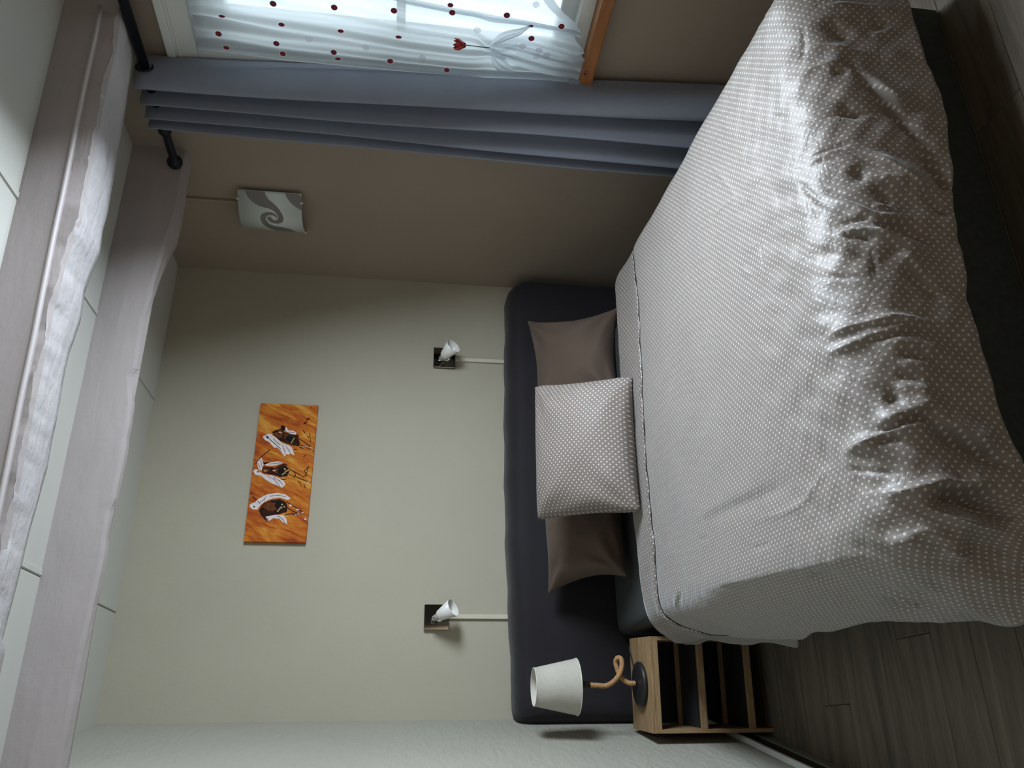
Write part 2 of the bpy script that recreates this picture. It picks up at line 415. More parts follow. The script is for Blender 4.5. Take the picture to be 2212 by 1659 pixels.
def end_fit(w, i):   # straight continuation beyond the last visible point
    xs = np.array([p[0] for p in w]); ys = np.array([p[i] for p in w]); return np.polyfit(xs, ys, 1)
b1 = struct(empty('trim_1', (1.0, -1.38, 2.3)), 'nearer ceiling beam with a moulding and rough flaking underside')
xs = np.linspace(-.45, 2.085, 180)
front, under, mold = [], [], []
zBm = [p[2] for p in tB]; zCm = [p[2] for p in tC]; yDm = end_fit(tD, 1)
for x in xs:
    yf = y1f(x); zb = tr(tB, x, 2); zc = min(tr(tC, x, 2), zb-.018)
    yd = tr(tD, x, 1) if x > .15 else float(np.polyval(yDm, x)); zd = 2.292+.004*noise1(x, 3)
    front.append((x, yf, zb, zc, yd, zd))
vs = []; n = 5
for (x, yf, zb, zc, yd, zd) in front:
    vs += [(x, yf, H+.02), (x, yf, zb), (x, yf+.010, zb-.004), (x, yf+.012+.002*noise1(x, 9)+.003*noise1(x*9, 41), zc+.0022*noise1(x*11, 43)), (x, yf+.03, zc-.006)]
fs = grid_faces(n, len(front)); auto_smooth(mesh('beam_face', vs, fs, M_BEAM, b1, False), 35)
vs = []; n = 9
for (x, yf, zb, zc, yd, zd) in front:
    A = Vector((x, yf+.012+.002*noise1(x, 9)+.003*noise1(x*9, 41), zc+.0022*noise1(x*11, 43))); D_ = Vector((x, yd, min(zd, zc)))
    for k in range(n-1):
        f = k/(n-2); P = A.lerp(D_, f); P.z += (-.006*math.sin(math.pi*f) + .0035*noise1(x*5+f*5, 11+k)*math.sin(math.pi*min(1, f+.1))); vs.append(P)
    vs.append(Vector((x, yd+.012, H+.02)))
mesh('beam_underside', vs, grid_faces(n, len(front)), M_BEAMROUGH, b1, True)['label'] = 'rough flaking underside'
bm = bmesh.new()
vs, fs = tube_geo([(x, yf-.001, zb+.001) for (x, yf, zb, zc, yd, zd) in front[::6]], .006, 8)
mesh('moulding', vs, fs, M_MOLD, b1, True)['label'] = 'thin paler moulding'
# beam nearer the back wall
B2E = [(392, 402), (376, 475), (360, 520), (351, 546), (333, 608), (325, 645), (311, 681), (303, 721), (298, 767), (292, 794), (280, 810), (283, 875), (270, 970), (248, 1075), (236, 1100), (216, 1235), (199, 1302), (182, 1386), (165, 1471), (145, 1582), (135, 1619)]
B2G = [(392, 404), (381, 480), (371, 541), (340, 640), (313, 690), (300, 767), (284, 880), (272, 970), (249, 1095), (232.6, 1174), (219, 1289), (209, 1343), (190, 1454), (165, 1595)]
y2f = lambda x: -.776+.022*(1.5-x)
tE = track(B2E, lambda a, b: on_front(a, b, y2f)); tG = track(B2G, lambda a, b: onz(a, b, 2.262))
b2 = struct(empty('trim_2', (1.0, -.7, 2.3)), 'further ceiling beam close to the back wall, greyish lilac')
xs = np.linspace(-.135, 2.10, 200); vs = []; n = 8
for x in xs:
    yf = y2f(x); ze = tr(tE, x, 2)+.0015*noise1(x*3, 21); yg = max(tr(tG, x, 1), yf+.05); zg = min(2.266, ze+.01)
    vs += [(x, yf, H+.02), (x, yf-.003+.003*noise1(x, 23), (H+ze)/2), (x, yf+.002, ze+.012), (x, yf+.010, ze), (x, (yf+yg)/2, min(ze, zg)-.004), (x, yg-.008, zg), (x, yg+.004, zg+.012), (x, yg+.03, H+.02)]
mesh('beam_body', vs, grid_faces(n, len(xs)) + [tuple(range(n)), tuple(range(len(vs)-n, len(vs)))[::-1]], M_BEAM, b2, False)

# beam just entering the picture overhead
p_, q_ = onz(14, 15, 2.30), onz(0, 95, 2.30); d_ = (q_-p_).normalized(); d_ = d_ if d_.x > 0 else -d_; n__ = Vector((d_.y, -d_.x, 0))
b3 = struct(empty('trim_3', p_)); b3['label'] = 'nearest ceiling beam, only its edge in view overhead'
box('beam_body', boxpts(Vector((p_.x, p_.y, 0)), d_, n__, Z, -2.45, .12, .02, .24, 2.30, H+.01), M_BEAM, b3, .012)

# ---------------------------------------------------------------- window in the right wall
w1 = struct(empty('window_1', RW(1.9, 0, .775)), 'white framed window behind dotted voile')
def P4(name, t0, t1, z0, z1, wdt, o0, o1, mat, parent, bev=.004):
    """a rectangular frame made of four rails joined into one part"""
    bm = bmesh.new()
    for (a, b, c, d) in ((t0, t1, z0, z0+wdt), (t0, t1, z1-wdt, z1), (t0, t0+wdt, z0+wdt, z1-wdt), (t1-wdt, t1, z0+wdt, z1-wdt)):
        bm_box(bm, [RW(a, o0, c), RW(b, o0, c), RW(b, o1, c), RW(a, o1, c), RW(a, o0, d), RW(b, o0, d), RW(b, o1, d), RW(a, o1, d)], bev, 1)
    return from_bm(name, bm, mat, parent)
P4('window_frame', WT0-.005, WT1+.005, .770, 2.105, .052, -.15, -.01, M_WHITE, w1)
tm = (WT0+WT1)/2
for (a, b) in ((WT0+.045, tm-.004), (tm+.004, WT1-.045)):
    sa = P4('sash', a, b, .815, 2.055, .062, -.115, -.055, M_WHITE, w1)
    g = mesh('glass_pane', [RW(a+.05, -.085, .86), RW(b-.05, -.085, .86), RW(b-.05, -.085, 2.01), RW(a+.05, -.085, 2.01)], [(0, 1, 2, 3)], M_GLASS, sa)
    rwbox('glazing_bar', a+.055, b-.055, -.10, -.065, 1.395, 1.425, M_WHITE, sa)
rwbox('astragal', tm-.03, tm+.03, -.055, -.04, .83, 2.05, M_WHITE, w1)
lk = rwbox('lock_case', tm-.028, tm+.028, -.04, -.012, 1.42, 1.53, M_WHITE, w1, .006)
tube('window_handle', [RW(tm, -.012, 1.475), RW(tm, .012, 1.475), RW(tm, .018, 1.46), RW(tm, .018, 1.38)], .008, M_WHITE, lk, 10)
# casing around the opening
bm = bmesh.new()
for (a, b, c, d) in ((WT0-.105, WT1+.105, 2.095, 2.19), (WT0-.105, WT0+.01, .775, 2.095), (WT1-.01, WT1+.105, .775, 2.095)):
    bm_box(bm, [RW(a, -.005, c), RW(b, -.005, c), RW(b, .012, c), RW(a, .012, c), RW(a, -.005, d), RW(b, -.005, d), RW(b, .012, d), RW(a, .012, d)], .003, 1)
from_bm('casing', bm, M_WHITE, w1)
bm = bmesh.new()
for (a, b, c, d, o) in ((WT0-.112, WT1+.112, 2.168, 2.196, .022), (WT0-.1, WT1+.1, 2.148, 2.158, .017), (WT0-.112, WT0-.09, .775, 2.168, .022), (WT1+.09, WT1+.112, .775, 2.168, .022)):
    bm_box(bm, [RW(a, 0, c), RW(b, 0, c), RW(b, o, c), RW(a, o, c), RW(a, 0, d), RW(b, 0, d), RW(b, o, d), RW(a, o, d)], .004, 2)
from_bm('casing_moulding', bm, M_WHITE, w1)
s_ = rwbox('window_sill', WT0-.14, WT1+.14, -.06, .052, .729, .772, M_SILL, w1, .006); s_['label'] = 'varnished orange pine sill'
for tt in (1.78,):
    lathe('sill_plug', RW(tt, .044, .772), Z, [(0, .0012), (.007, .0012), (.0075, 0)], simple('dark_wood_plug', (.06, .025, .01, 1), .5), w1, 12)

# ---------------------------------------------------------------- voile curtains on the window
def edge(pts, off): return sorted([(P.z, rw_t(P)) for P in (onrw(*p, off) for p in pts)])
VO = .034
eL = edge([(428, 104), (500, 112), (600, 128), (830, 150), (1000, 166), (1060, 168), (1150, 172), (1262, 176)], VO)
eR = edge([(415, -150), (700, -70), (880, -6), (990, 16), (1090, 31), (1170, 47), (1240, 61), (1265, 74)], VO)
ZT = 2.078
Pp = onrw(1057, 102, VO); zp, tp = Pp.z, rw_t(Pp)
NU, NV = 150, 130
def voile_pt(u, v, off0=VO):
    zb = .798 + .018*math.sin(u*9) + .012*math.sin(u*23+1)
    z = ZT+(zb-ZT)*v
    tl, trr = np.interp(z, [e[0] for e in eL], [e[1] for e in eL]), np.interp(z, [e[0] for e in eR], [e[1] for e in eR])
    t = tl+(trr-tl)*u
    # gathered by the tulip pin
    k = math.exp(-((z-zp)/.035)**2) if z > zp else math.exp(-((z-zp)/.075)**2)
    g = k*math.exp(-((t-tp)/.10)**2); t += (tp-t)*.86*k*math.exp(-((t-tp)/.065)**2)
    amp = .010+.010*math.exp(-((z-ZT)/.2)**2)
    o = off0+amp*(.6*math.sin(u*38+1.2*v+.6*math.sin(v*4))+.4*math.sin(u*61-2*v)) + .02*g + .012*math.exp(-((z-.80)/.1)**2)*math.sin(u*20)
    if z < zp: o += .012*math.sin((zp-z)*30)*math.exp(-((t-tp)/.06)**2)
    z -= .02*math.sin(u*5+.4)*v*(1-v)
    return RW(t, o, z)
sheer = empty('voile_curtain', RW(1.6, VO, .80), 'sheer white voile with dark red dots, pinned by a tulip, beside the blue-grey curtain', 'curtain')
def sheet(name, fn, nu, nv, mat, parent, u0=0, u1=1, v0=0, v1=1):
    vs = []; uv = []
    for j in range(nv):
        for i in range(nu):
            u = u0+(u1-u0)*i/(nu-1); v = v0+(v1-v0)*j/(nv-1); vs.append(fn(u, v)); uv.append((u, v*1.3))
    return mesh(name, vs, grid_faces(nu, nv), mat, parent, True, uv)
sheet('voile_panel', voile_pt, NU, NV, M_VOILE, sheer)
Nrm = Vector((-math.cos(RA), -math.sin(RA), 0))
sheet('side_hem', lambda u, v: voile_pt(u, v)+Nrm*.0015, 4, NV, M_VOILE2, sheer, .90, .955, .05, .995)
sheet('bottom_hem', lambda u, v: voile_pt(u, v)+Nrm*.0015, NU, 5, M_VOILE3, sheer, 0, 1, .955, 1.0)
sheet('top_heading', lambda u, v: voile_pt(u, v)+Nrm*.002, NU, 5, M_VOILE3, sheer, 0, 1, 0, .022)
def pinch_fan(top, bot, off, waves, seed):   # the bunched cloth fanning out of the pin
    T_ = catmull([(*p, 0) for p in top], 8); B_ = catmull([(*p, 0) for p in bot], 8); vs = []; uv = []; nc = 26; n = min(len(T_), len(B_))
    for j in range(n):
        f = j/(n-1)
        for i in range(nc):
            g = i/(nc-1); c = T_[j].lerp(B_[j], g); o = off + (.009*math.sin(g*waves+seed)+.004*math.sin(g*waves*2.3+seed*2+f*3))*min(1, f*3)
            vs.append(onrw(c.x, c.y, o)); uv.append((g*.2, f*.2))
    mesh('gathered_fold', vs, grid_faces(nc, n), M_VOILE3, sheer, True, uv)
pinch_fan([(1056, 102), (1085, 88), (1125, 84), (1190, 103), (1262, 126)], [(1056, 104), (1074, 120), (1112, 140), (1182, 161), (1250, 172)], .054, 17, .4)
pinch_fan([(1056, 101), (1069, 82), (1090, 68), (1128, 60), (1143, 54)], [(1057, 103), (1078, 95), (1098, 86), (1122, 77), (1147, 57)], .060, 7, 1.2)
pinch_fan([(1057, 104), (1082, 122), (1098, 138), (1112, 152)], [(1056, 105), (1064, 138), (1078, 154), (1106, 158)], .058, 6, 2.0)
def dot(px, py, r=.0118, sq=(1, 1), pale=False, parent=None, off=.058):
    c = onrw(px, py, off); T_ = Vector((math.sin(RA), -math.cos(RA), 0)); n = 16; vs = [c+Nrm*.0006]; fs = []
    for rr, h in ((r*.86, .0005), (r, 0)):
        for k in range(n):
            a = 2*math.pi*k/n; vs.append(c+T_*(rr*math.cos(a)*sq[0])+Z*(rr*math.sin(a)*sq[1])+Nrm*h)
    for k in range(n): fs.append((0, 1+k, 1+(k+1) % n))
    nred = len(fs)
    for k in range(n): fs.append((1+k, 1+n+k, 1+n+(k+1) % n, 1+(k+1) % n))
    o = mesh('dot', vs, fs, M_DOTPALE if pale else M_DOTRED, parent)
    if not pale:
        o.data.materials.append(M_DOTRIM)
        for p in o.data.polygons:
            if p.index >= nred: p.material_index = 1
    return o
for (px, py, a, b) in [(590, 8, 1, 1), (479, 35, .5, 1), (608, 53, .75, 1), (472, 73, 1, 1), (489, 103, .7, 1), (597, 94, 1, 1), (611, 116, 1, 1), (722, 16, 1, 1), (736, 67, .65, 1), (721, 113, 1, 1),
                       (730, 127, .6, 1), (851, 23, 1, 1), (861, 80, .6, 1), (843, 132, 1, 1), (977, 27, 1, 1), (973, 11, .75, .9), (965, 151, .85, 1), (1095, 33, 1, 1), (1148, 83, 1, 1), (1213, 57, 1, 1), (1147, 56, .5, .8), (1264, 160, .5, .7),
                       (590, -48, 1, 1), (700, -52, 1, 1), (470, -20, 1, 1)]:
    dot(px, py, .0118, (a, b), False, sheer)
for (px, py) in [(1129, 100), (1159, 122), (1165, 108), (1181, 120), (1087, 122), (1220, 134), (1031, 65), (1158, 10), (790, 103), (667, 85), (912, 125)]:
    dot(px, py, .0118, (1, 1), True, sheer)
# second voile panel further along the window
sheer2 = empty('voile_curtain', RW(1.9, .01, .9), 'second sheer white voile panel, plain and drawn up, further along the window', 'curtain')
eR2 = edge([(415, -150), (700, -70), (880, 4), (990, 28), (1090, 44), (1170, 60), (1240, 72), (1265, 84)], .012)
def voile2(u, v):
    zb = .80+.62*max(0, u-.02)**.9
    z = ZT+(zb-ZT)*v
    tl = np.interp(z, [e[0] for e in eR2], [e[1] for e in eR2])
    t = tl+(2.12-tl)*u
    return RW(t, .012+.007*math.sin(u*44+v*2), z)
sheet('voile_panel', voile2, 90, 60, M_VOILE, sheer2)
sheet('bottom_hem', lambda u, v: voile2(u, v)+Nrm*.0012, 90, 3, M_VOILE3, sheer2, 0, 1, .965, 1)
vr = tube('voile_rod', [RW(1.29, .022, ZT+.004), RW(2.13, .022, ZT+.004)], .005, M_WHITE, None, 8)
tag(vr, 'thin white rod carrying the voile along the top of the window', 'curtain rod')
# tulip pin
tc_ = onrw(990, 96, .085); ts_ = onrw(1056, 103, .075)
tul = empty('tulip_pin', ts_, 'dark red tulip with a thin stem pinning the voile', 'flower')
ax = (tc_-ts_).normalized(); ax = Vector(ax)
tube('stem', [ts_-ax*.004, ts_.lerp(onrw(1030, 101, .082), .5), onrw(1003, 97, .085)], .0014, M_STEM, tul, 8)
base = Vector(onrw(1006, 98, .085)); a_ = ax.orthogonal().normalized(); b_ = ax.cross(a_)
for k in range(6):
    th = 2*math.pi*k/6 + (.0 if k % 2 else .1); dr = a_*math.cos(th)+b_*math.sin(th); sd = ax.cross(dr); vs = []; nn, mm = 7, 9
    Rr = .0165 if k % 2 else .0185
    for j in range(mm):
        f = j/(mm-1); wd = .0125*math.sin(math.pi*min(1, .12+f*.88))**.7*(1-.25*f); rad = Rr*math.sin(min(1.9, f*2.1+.05)) + (.003*f*f if k % 2 == 0 else -.001)
        for i in range(nn):
            s = (i/(nn-1)-.5)*2
            vs.append(base+ax*(f*.040)+dr*(rad-.0035*s*s)+sd*(wd*s))
    mesh('petal', vs, grid_faces(nn, mm), M_RED, tul, True)

# ---------------------------------------------------------------- blue-grey curtain on its rod
cur = empty('long_curtain', RW(1.15, .09, 0), 'blue-grey eyelet curtain hanging to the floor between window and glass wall lamp', 'curtain')
ctop = [(1.255, .020), (1.264, .085), (1.248, .138), (1.218, .150), (1.19, .10), (1.172, .035), (1.163, .09), (1.148, .150), (1.125, .09), (1.112, .035), (1.103, .09), (1.090, .150), (1.072, .09), (1.060, .035), (1.052, .09), (1.040, .148), (1.012, .09), (1.0, .035)]
cbot = [(1.375, .020), (1.375, .090), (1.352, .140), (1.318, .152), (1.285, .105), (1.262, .035), (1.235, .09), (1.195, .165), (1.16, .10), (1.135, .04), (1.10, .09), (1.055, .150), (1.03, .09), (1.015, .05), (1.00, .09), (.985, .132), (.955, .085), (.935, .035)]
NS = 10; sT = [catmull([(a, b, 0) for a, b in ctop], NS), catmull([(a, b, 0) for a, b in cbot], NS)]
CZ1, CZ0, NVc = 2.288, .025, 60; vs = []; uv = []; nu = len(sT[0])
for j in range(NVc):
    f = j/(NVc-1); z = CZ1+(CZ0-CZ1)*f; g = f**1.2
    for i in range(nu):
        P = sT[0][i].lerp(sT[1][i], g)
        vs.append(RW(P.x+.003*math.sin(z*5+i*.05), max(.012, P.y+.004*math.sin(z*3.1+i*.11)*f), z)); uv.append((i*.01, z))
o = mesh('curtain_cloth', vs, grid_faces(nu, NVc), M_CURTAIN, cur, True, uv)
sm = o.modifiers.new('thickness', 'SOLIDIFY'); sm.thickness = .0025
RZ = 2.2556; RO = .09
for (t, ds) in ((1.262, 1),):
    pts = []
    for k in range(25):
        a = 2*math.pi*k/24; pts.append(RW(t+.010*math.cos(a)*.6, RO+.026*math.cos(a), RZ+.026*math.sin(a)))
    tube('eyelet', pts, .0045, M_DARKMETAL, o, 8)
rod = empty('curtain_rod', RW(1.9, RO, RZ), 'dark blue-black metal curtain rod with a ball end', 'curtain rod')
tube('pole', [RW(.985, RO, RZ), RW(2.9, RO, RZ)], .0165, M_DARKMETAL, rod, 20)
D_rw = Vector((math.sin(RA), -math.cos(RA), 0))
fin = lathe('ball_end', RW(.985, RO, RZ), -D_rw, [(0, -.02), (.024, -.02), (.024, .012), (.018, .022), (.0155, .03), (.0155, .142)] + [(.029*math.sin(a), .170-.029*math.cos(a)) for a in np.linspace(.56, math.pi, 14)], M_DARKMETAL, rod, 24)
for t in (1.02, 2.75):
    br = tube('bracket', [RW(t, 0, RZ-.012), RW(t, RO-.012, RZ-.012), RW(t, RO, RZ-.018)], .007, M_DARKMETAL, rod, 10)
    lathe('wall_rosette', RW(t, 0, RZ-.012), Nrm, [(0, .008), (.018, .008), (.022, 0)], M_DARKMETAL, br, 20)

# ---------------------------------------------------------------- glass wall lamp on the right wall
LT0, LT1, LZ0, LZ1 = .350, .604, 1.806, 2.066
wl = empty('wall_lamp', RW(.48, 0, 1.93), 'square curved white glass wall lamp with taupe swirl on the taupe wall', 'lamp')
def lamp_o(t):
    f = (t-LT0)/(LT1-LT0); return .018+.058*math.sin(math.pi*min(1, max(0, f)))
vs = []; nn = 30
for z in (LZ0, LZ1):
    for i in range(nn): t = LT0+(LT1-LT0)*i/(nn-1); vs.append(RW(t, lamp_o(t), z))
o = mesh('glass_shade', vs, grid_faces(nn, 2), M_LAMPGLASS, wl, True); sm = o.modifiers.new('thickness', 'SOLIDIFY'); sm.thickness = .004; sm.offset = 0
rwbox('back_plate', .42, .54, 0, .02, 1.87, 2.0, M_WHITE, wl, .004)
for t in (LT0+.03, LT1-.03):
    for z in (LZ0, LZ1): rwbox('clip', t-.006, t+.006, lamp_o(t)-.006, lamp_o(t)+.006, z-.007, z+.007, M_CHROME, wl, .001)
def on_lamp(px, py):
    t = .5
    for _ in range(40):
        P = onrw(px, py, lamp_o(min(LT1, max(LT0, t)))+.003); t = .6*t+.4*rw_t(P)
    t = min(LT1, max(LT0+.004, t)); return t, min(LZ1, max(LZ0, P.z))
zs = lambda a: (450+a[0]/7.373, 360+a[1]/7.373)
def ribbon(L, R, n=7):
    Lc = catmull([(*zs(p), 0) for p in L], n); Rc = catmull([(*zs(p), 0) for p in R], n); vs = []; fs = []
    for a, b in zip(Lc, Rc):
        for k in range(5):
            c = a.lerp(b, k/4); t, z = on_lamp(c.x, c.y); vs.append(RW(t, lamp_o(t)+.0032, z))
    mesh('swirl_print', vs, grid_faces(5, len(Lc)), M_SWIRL, wl, True)
ribbon([(560, 300), (600, 430), (660, 520), (760, 600), (870, 645), (960, 665), (1040, 705), (1090, 760), (1112, 815), (1100, 848), (1060, 858), (1030, 848), (1012, 822), (990, 800)],
       [(890, 325), (905, 430), (960, 520), (1040, 590), (1110, 660), (1170, 750), (1197, 825), (1180, 880), (1130, 905), (1060, 905), (995, 882), (955, 850), (935, 815), (950, 798)])
ribbon([(1085, 775), (1040, 745), (970, 725), (890, 735), (840, 770), (828, 820), (850, 880), (900, 940), (980, 985), (1080, 1015), (1200, 1035), (1370, 1050)],
       [(1098, 838), (1075, 805), (1030, 778), (965, 772), (925, 795), (912, 825), (922, 855), (965, 910), (1040, 945), (1150, 965), (1280, 990), (1400, 1035)])
ribbon([(1205, 360), (1240, 470), (1300, 560), (1390, 640), (1515, 715)], [(1400, 380), (1425, 420), (1450, 450), (1480, 475), (1515, 495)])
tt_ = rwbox('cable_trunking', .502, .516, 0, .012, 2.0, 2.42, M_TAUPETRIM, None, .002); tag(tt_, 'taupe cable cover running up the taupe wall above the glass lamp', 'cable cover')

# ---------------------------------------------------------------- wall spots over the headboard
def sconce(px, py, small, opened, tow, label):
    c = ony(px, py, 0); c.y = 0; r = empty('wall_spotlight', c, label, 'lamp', 'pair of chrome wall spots over the headboard')
    wbox('back_plate', c.x-.051, c.x+.051, -.016, 0, c.z-.051, c.z+.051, M_BLACKGLOSS, r, .0015)
    lathe('rosette', c+Vector((.0, -.016, -.012)), -Y, [(.020, 0), (.020, .006), (.017, .009), (0, .009)], M_CHROME, r, 32)
    S = ony(*small, -.075); T_ = ony(*opened, -.075); lat = (T_-S); lat -= lat.dot(FWD)*FWD
    A = (lat.normalized()*math.sqrt(1-tow*tow) - (S-CAM).normalized()*tow).normalized()
    J = S-A*.022
    tube('arm', catmull([c+Vector((0, -.020, -.012)), c.lerp(J, .5)+Vector((0, -.012, -.004)), J], 6), .0055, M_CHROME, r, 12)
    lathe('joint', J-Vector((0, 0, .010)), Z, [(0, 0), (.009, 0), (.009, .020), (0, .020)], M_CHROME, r, 16)
    lathe('socket', S-A*.020, A, [(0, 0), (.013, 0), (.014, .024), (0, .024)], M_GREYMETAL, r, 20)
    sh_ = lathe('shade', S, A, [(0, 0), (.018, 0), (.0215, .005), (.025, .020), (.0375, .074), (.0355, .074), (.0235, .022), (.019, .008), (0, .006)], M_PORCELAIN, r, 36)
    lathe('bulb', S+A*.008, A, [(.008, 0), (.010, .010), (.015, .026), (.016, .036), (.012, .046), (0, .050)], M_PORCELAIN, sh_, 20)
    return r
sconce(959.5, 775.5, (958.5, 769), (981, 747.5), .45, 'right-hand chrome wall spot with white cup shade, over the right brown pillow')
sconce(942.5, 1334, (947.7, 1330.5), (978.5, 1310), .24, 'left-hand chrome wall spot with white cup shade, over the left of the headboard')
for (a, b, lab) in (((984, 777.5), (1094, 781.5), 'cream cable cover below the right-hand wall spot'), ((970, 1333.5), (1105, 1331.5), 'cream cable cover below the left-hand wall spot')):
    p0, p1 = ony(*a, -.006), ony(*b, -.006); x = (p0.x+p1.x)/2
    o = wbox('cable_trunking', x-.009, x+.009, -.012, 0, .55, p0.z+.002, M_CREAM, None, .002); tag(o, lab, 'cable cover', 'cream cable covers below the wall spots')

# ---------------------------------------------------------------- painting
PX0, PX1, PZ0, PZ1 = .6914, 1.3129, 1.7222, 1.9735
def canvas_mat():
    m = NT('orange_brushed_canvas'); m.set(Roughness=.75, Specular_IOR_Level=.15)
    v0 = m.coord('Object', (1, 1, 1), (0, math.radians(-24), 0)); mp = m.n('ShaderNodeMapping'); mp.inputs['Scale'].default_value = (18, 1, 4.5); m.l(v0, mp.inputs[0]); v = mp.outputs[0]; f = m.noise(v, 1.6, 5, .6, 1.0); g = m.noise(v, 5, 4, .6, .5)
    big = m.noise(m.coord('Object', (2.2, 1, 1.5)), 2.2, 2)
    h = m.math('ADD', m.math('MULTIPLY', f, .5), m.math('ADD', m.math('MULTIPLY', g, .2), m.math('MULTIPLY', big, .3)))
    m.color(m.ramp(h, [(.38, (.22, .034, .009, 1)), (.46, (.42, .088, .013, 1)), (.54, (.54, .17, .02, 1)), (.62, (.66, .33, .055, 1))])); m.bump(g, .25, .002); return m.m
pic = empty('painting', ((PX0+PX1)/2, 0, (PZ0+PZ1)/2), 'long orange canvas painting of three white-robed horse riders on the back wall', 'painting')
wbox('canvas', PX0, PX1, -.020, 0, PZ0, PZ1, canvas_mat(), pic, .002)
P_WHITE = simple('white_paint', (.72, .64, .62, 1), .8, spec=.1, noise=(60, .12)); P_LILAC = simple('lilac_grey_paint', (.30, .22, .25, 1), .8, spec=.1)
P_DARK = simple('dark_brown_paint', (.035, .014, .010, 1), .8, spec=.08, noise=(40, .5)); P_BLACK = simple('black_paint', (.012, .010, .010, 1), .8, spec=.08)
P_BROWN = simple('chestnut_paint', (.13, .04, .015, 1), .8, spec=.08, noise=(50, .4)); P_YEL = simple('straw_paint', (.55, .42, .17, 1), .8, spec=.1); P_PINK = simple('tan_paint', (.55, .30, .18, 1), .8, spec=.1)
def pmap(p, dep):
    xz, yz = p; u = 1-(yz-122)/1410; xl = 300-(yz-122)*.1146; wv = 588+(yz-122)*.031; v = (xz-xl)/wv
    return Vector((PX0+u*(PX1-PX0), -.0201-dep, PZ1-v*(PZ1-PZ0)))
from mathutils.geometry import tessellate_polygon
def flat(name, polys, mat, dep, kind=None):
    vs = []; fs = []
    for pl in polys:
        b = len(vs); vs += [pmap(p, dep) for p in pl]
        fs += [tuple(b+k for k in t) for t in tessellate_polygon([[Vector((p[0], p[1], 0)) for p in pl]])]
    o = mesh(name, vs, fs, mat, pic)
    if kind: o['kind'] = kind
def shapes(name, polys, mat, dep):
    if len(polys) > 14 or name in ('black_line', 'robe_fold', 'yellow_collar'): flat(name, polys, mat, dep, 'stuff')
    else:
        for p in polys: flat(name, [p], mat, dep)
def strokes(pls, w):
    out = []
    for pl in pls:
        for (a, b) in zip(pl[:-1], pl[1:]):
            dx, dy = b[0]-a[0], b[1]-a[1]; L = math.hypot(dx, dy) or 1; nx, ny = -dy/L*w/2, dx/L*w/2; ex, ey = dx/L*w/3, dy/L*w/3
            out.append([(a[0]+nx-ex, a[1]+ny-ey), (b[0]+nx*.8+ex, b[1]+ny*.8+ey), (b[0]-nx*.8+ex, b[1]-ny*.8+ey), (a[0]-nx-ex, a[1]-ny-ey)])
    return out
def blob(cx_, cy_, rx, ry, n=14, ph=0): return [(cx_+rx*math.cos(2*math.pi*k/n)*(1+.10*math.sin(3*k+ph)), cy_+ry*math.sin(2*math.pi*k/n)*(1+.1*math.cos(2*k+ph))) for k in range(n)]
shapes('horse_body', [
    [(412, 430), (450, 408), (500, 390), (520, 358), (546, 360), (552, 392), (530, 425), (570, 432), (620, 446), (690, 450), (684, 490), (702, 540), (690, 572), (620, 560), (560, 545), (500, 522), (455, 482)],
    [(306, 800), (360, 792), (410, 796), (450, 800), (500, 770), (532, 758), (572, 790), (592, 840), (572, 882), (505, 893), (430, 874), (330, 856)],
    [(288, 1230), (335, 1160), (420, 1124), (500, 1114), (560, 1140), (580, 1190), (570, 1240), (500, 1262), (425, 1275), (385, 1332), (350, 1320), (305, 1272)]], P_DARK, .0003)
shapes('horse_shading', [blob(480, 460, 60, 28), blob(555, 470, 34, 26), blob(350, 830, 42, 22), blob(470, 830, 40, 25), blob(410, 1190, 80, 42), blob(380, 1300, 20, 18), [(470, 400), (505, 395), (515, 440), (480, 450)]], P_BROWN, .0005)
shapes('horse_dark', [blob(590, 490, 36, 30), blob(520, 372, 16, 18), blob(510, 835, 36, 32), blob(500, 1180, 50, 40)], P_BLACK, .0007)
shapes('white_robe', [
    [(322, 486), (330, 472), (348, 466), (376, 445), (410, 455), (440, 475), (480, 510), (520, 545), (580, 562), (620, 585), (645, 670), (602, 645), (590, 660), (562, 655), (545, 682), (520, 650), (500, 620), (470, 590), (440, 596), (400, 552), (378, 532), (342, 516)],
    [(550, 378), (562, 372), (580, 404), (640, 410), (665, 430), (655, 450), (600, 442), (552, 412)],
    [(228, 848), (238, 824), (262, 820), (300, 852), (340, 872), (420, 880), (480, 900), (540, 930), (556, 970), (520, 1002), (480, 982), (420, 962), (350, 922), (300, 882), (250, 880)],
    [(318, 752), (360, 782), (430, 782), (500, 762), (532, 745), (480, 733), (410, 745), (340, 770)], [(262, 742), (312, 700), (332, 772), (310, 835), (280, 822)],
    [(190, 1196), (200, 1172), (222, 1162), (250, 1150), (290, 1110), (380, 1068), (480, 1053), (560, 1070), (612, 1105), (585, 1122), (500, 1100), (420, 1112), (350, 1142), (302, 1182), (270, 1226), (225, 1222)],
    [(355, 1290), (420, 1278), (470, 1268), (540, 1274), (570, 1310), (580, 1362), (530, 1340), (500, 1310), (440, 1302), (388, 1334)],
    blob(610, 1175, 16, 10), blob(685, 1213, 20, 9), blob(735, 1240, 11, 9), blob(690, 1254, 10, 8), blob(665, 1268, 11, 7), blob(762, 1305, 13, 8), blob(820, 610, 9, 8), blob(812, 577, 10, 5), blob(788, 935, 14, 9), blob(750, 575, 26, 6, 14, 1)], P_WHITE, .0009)
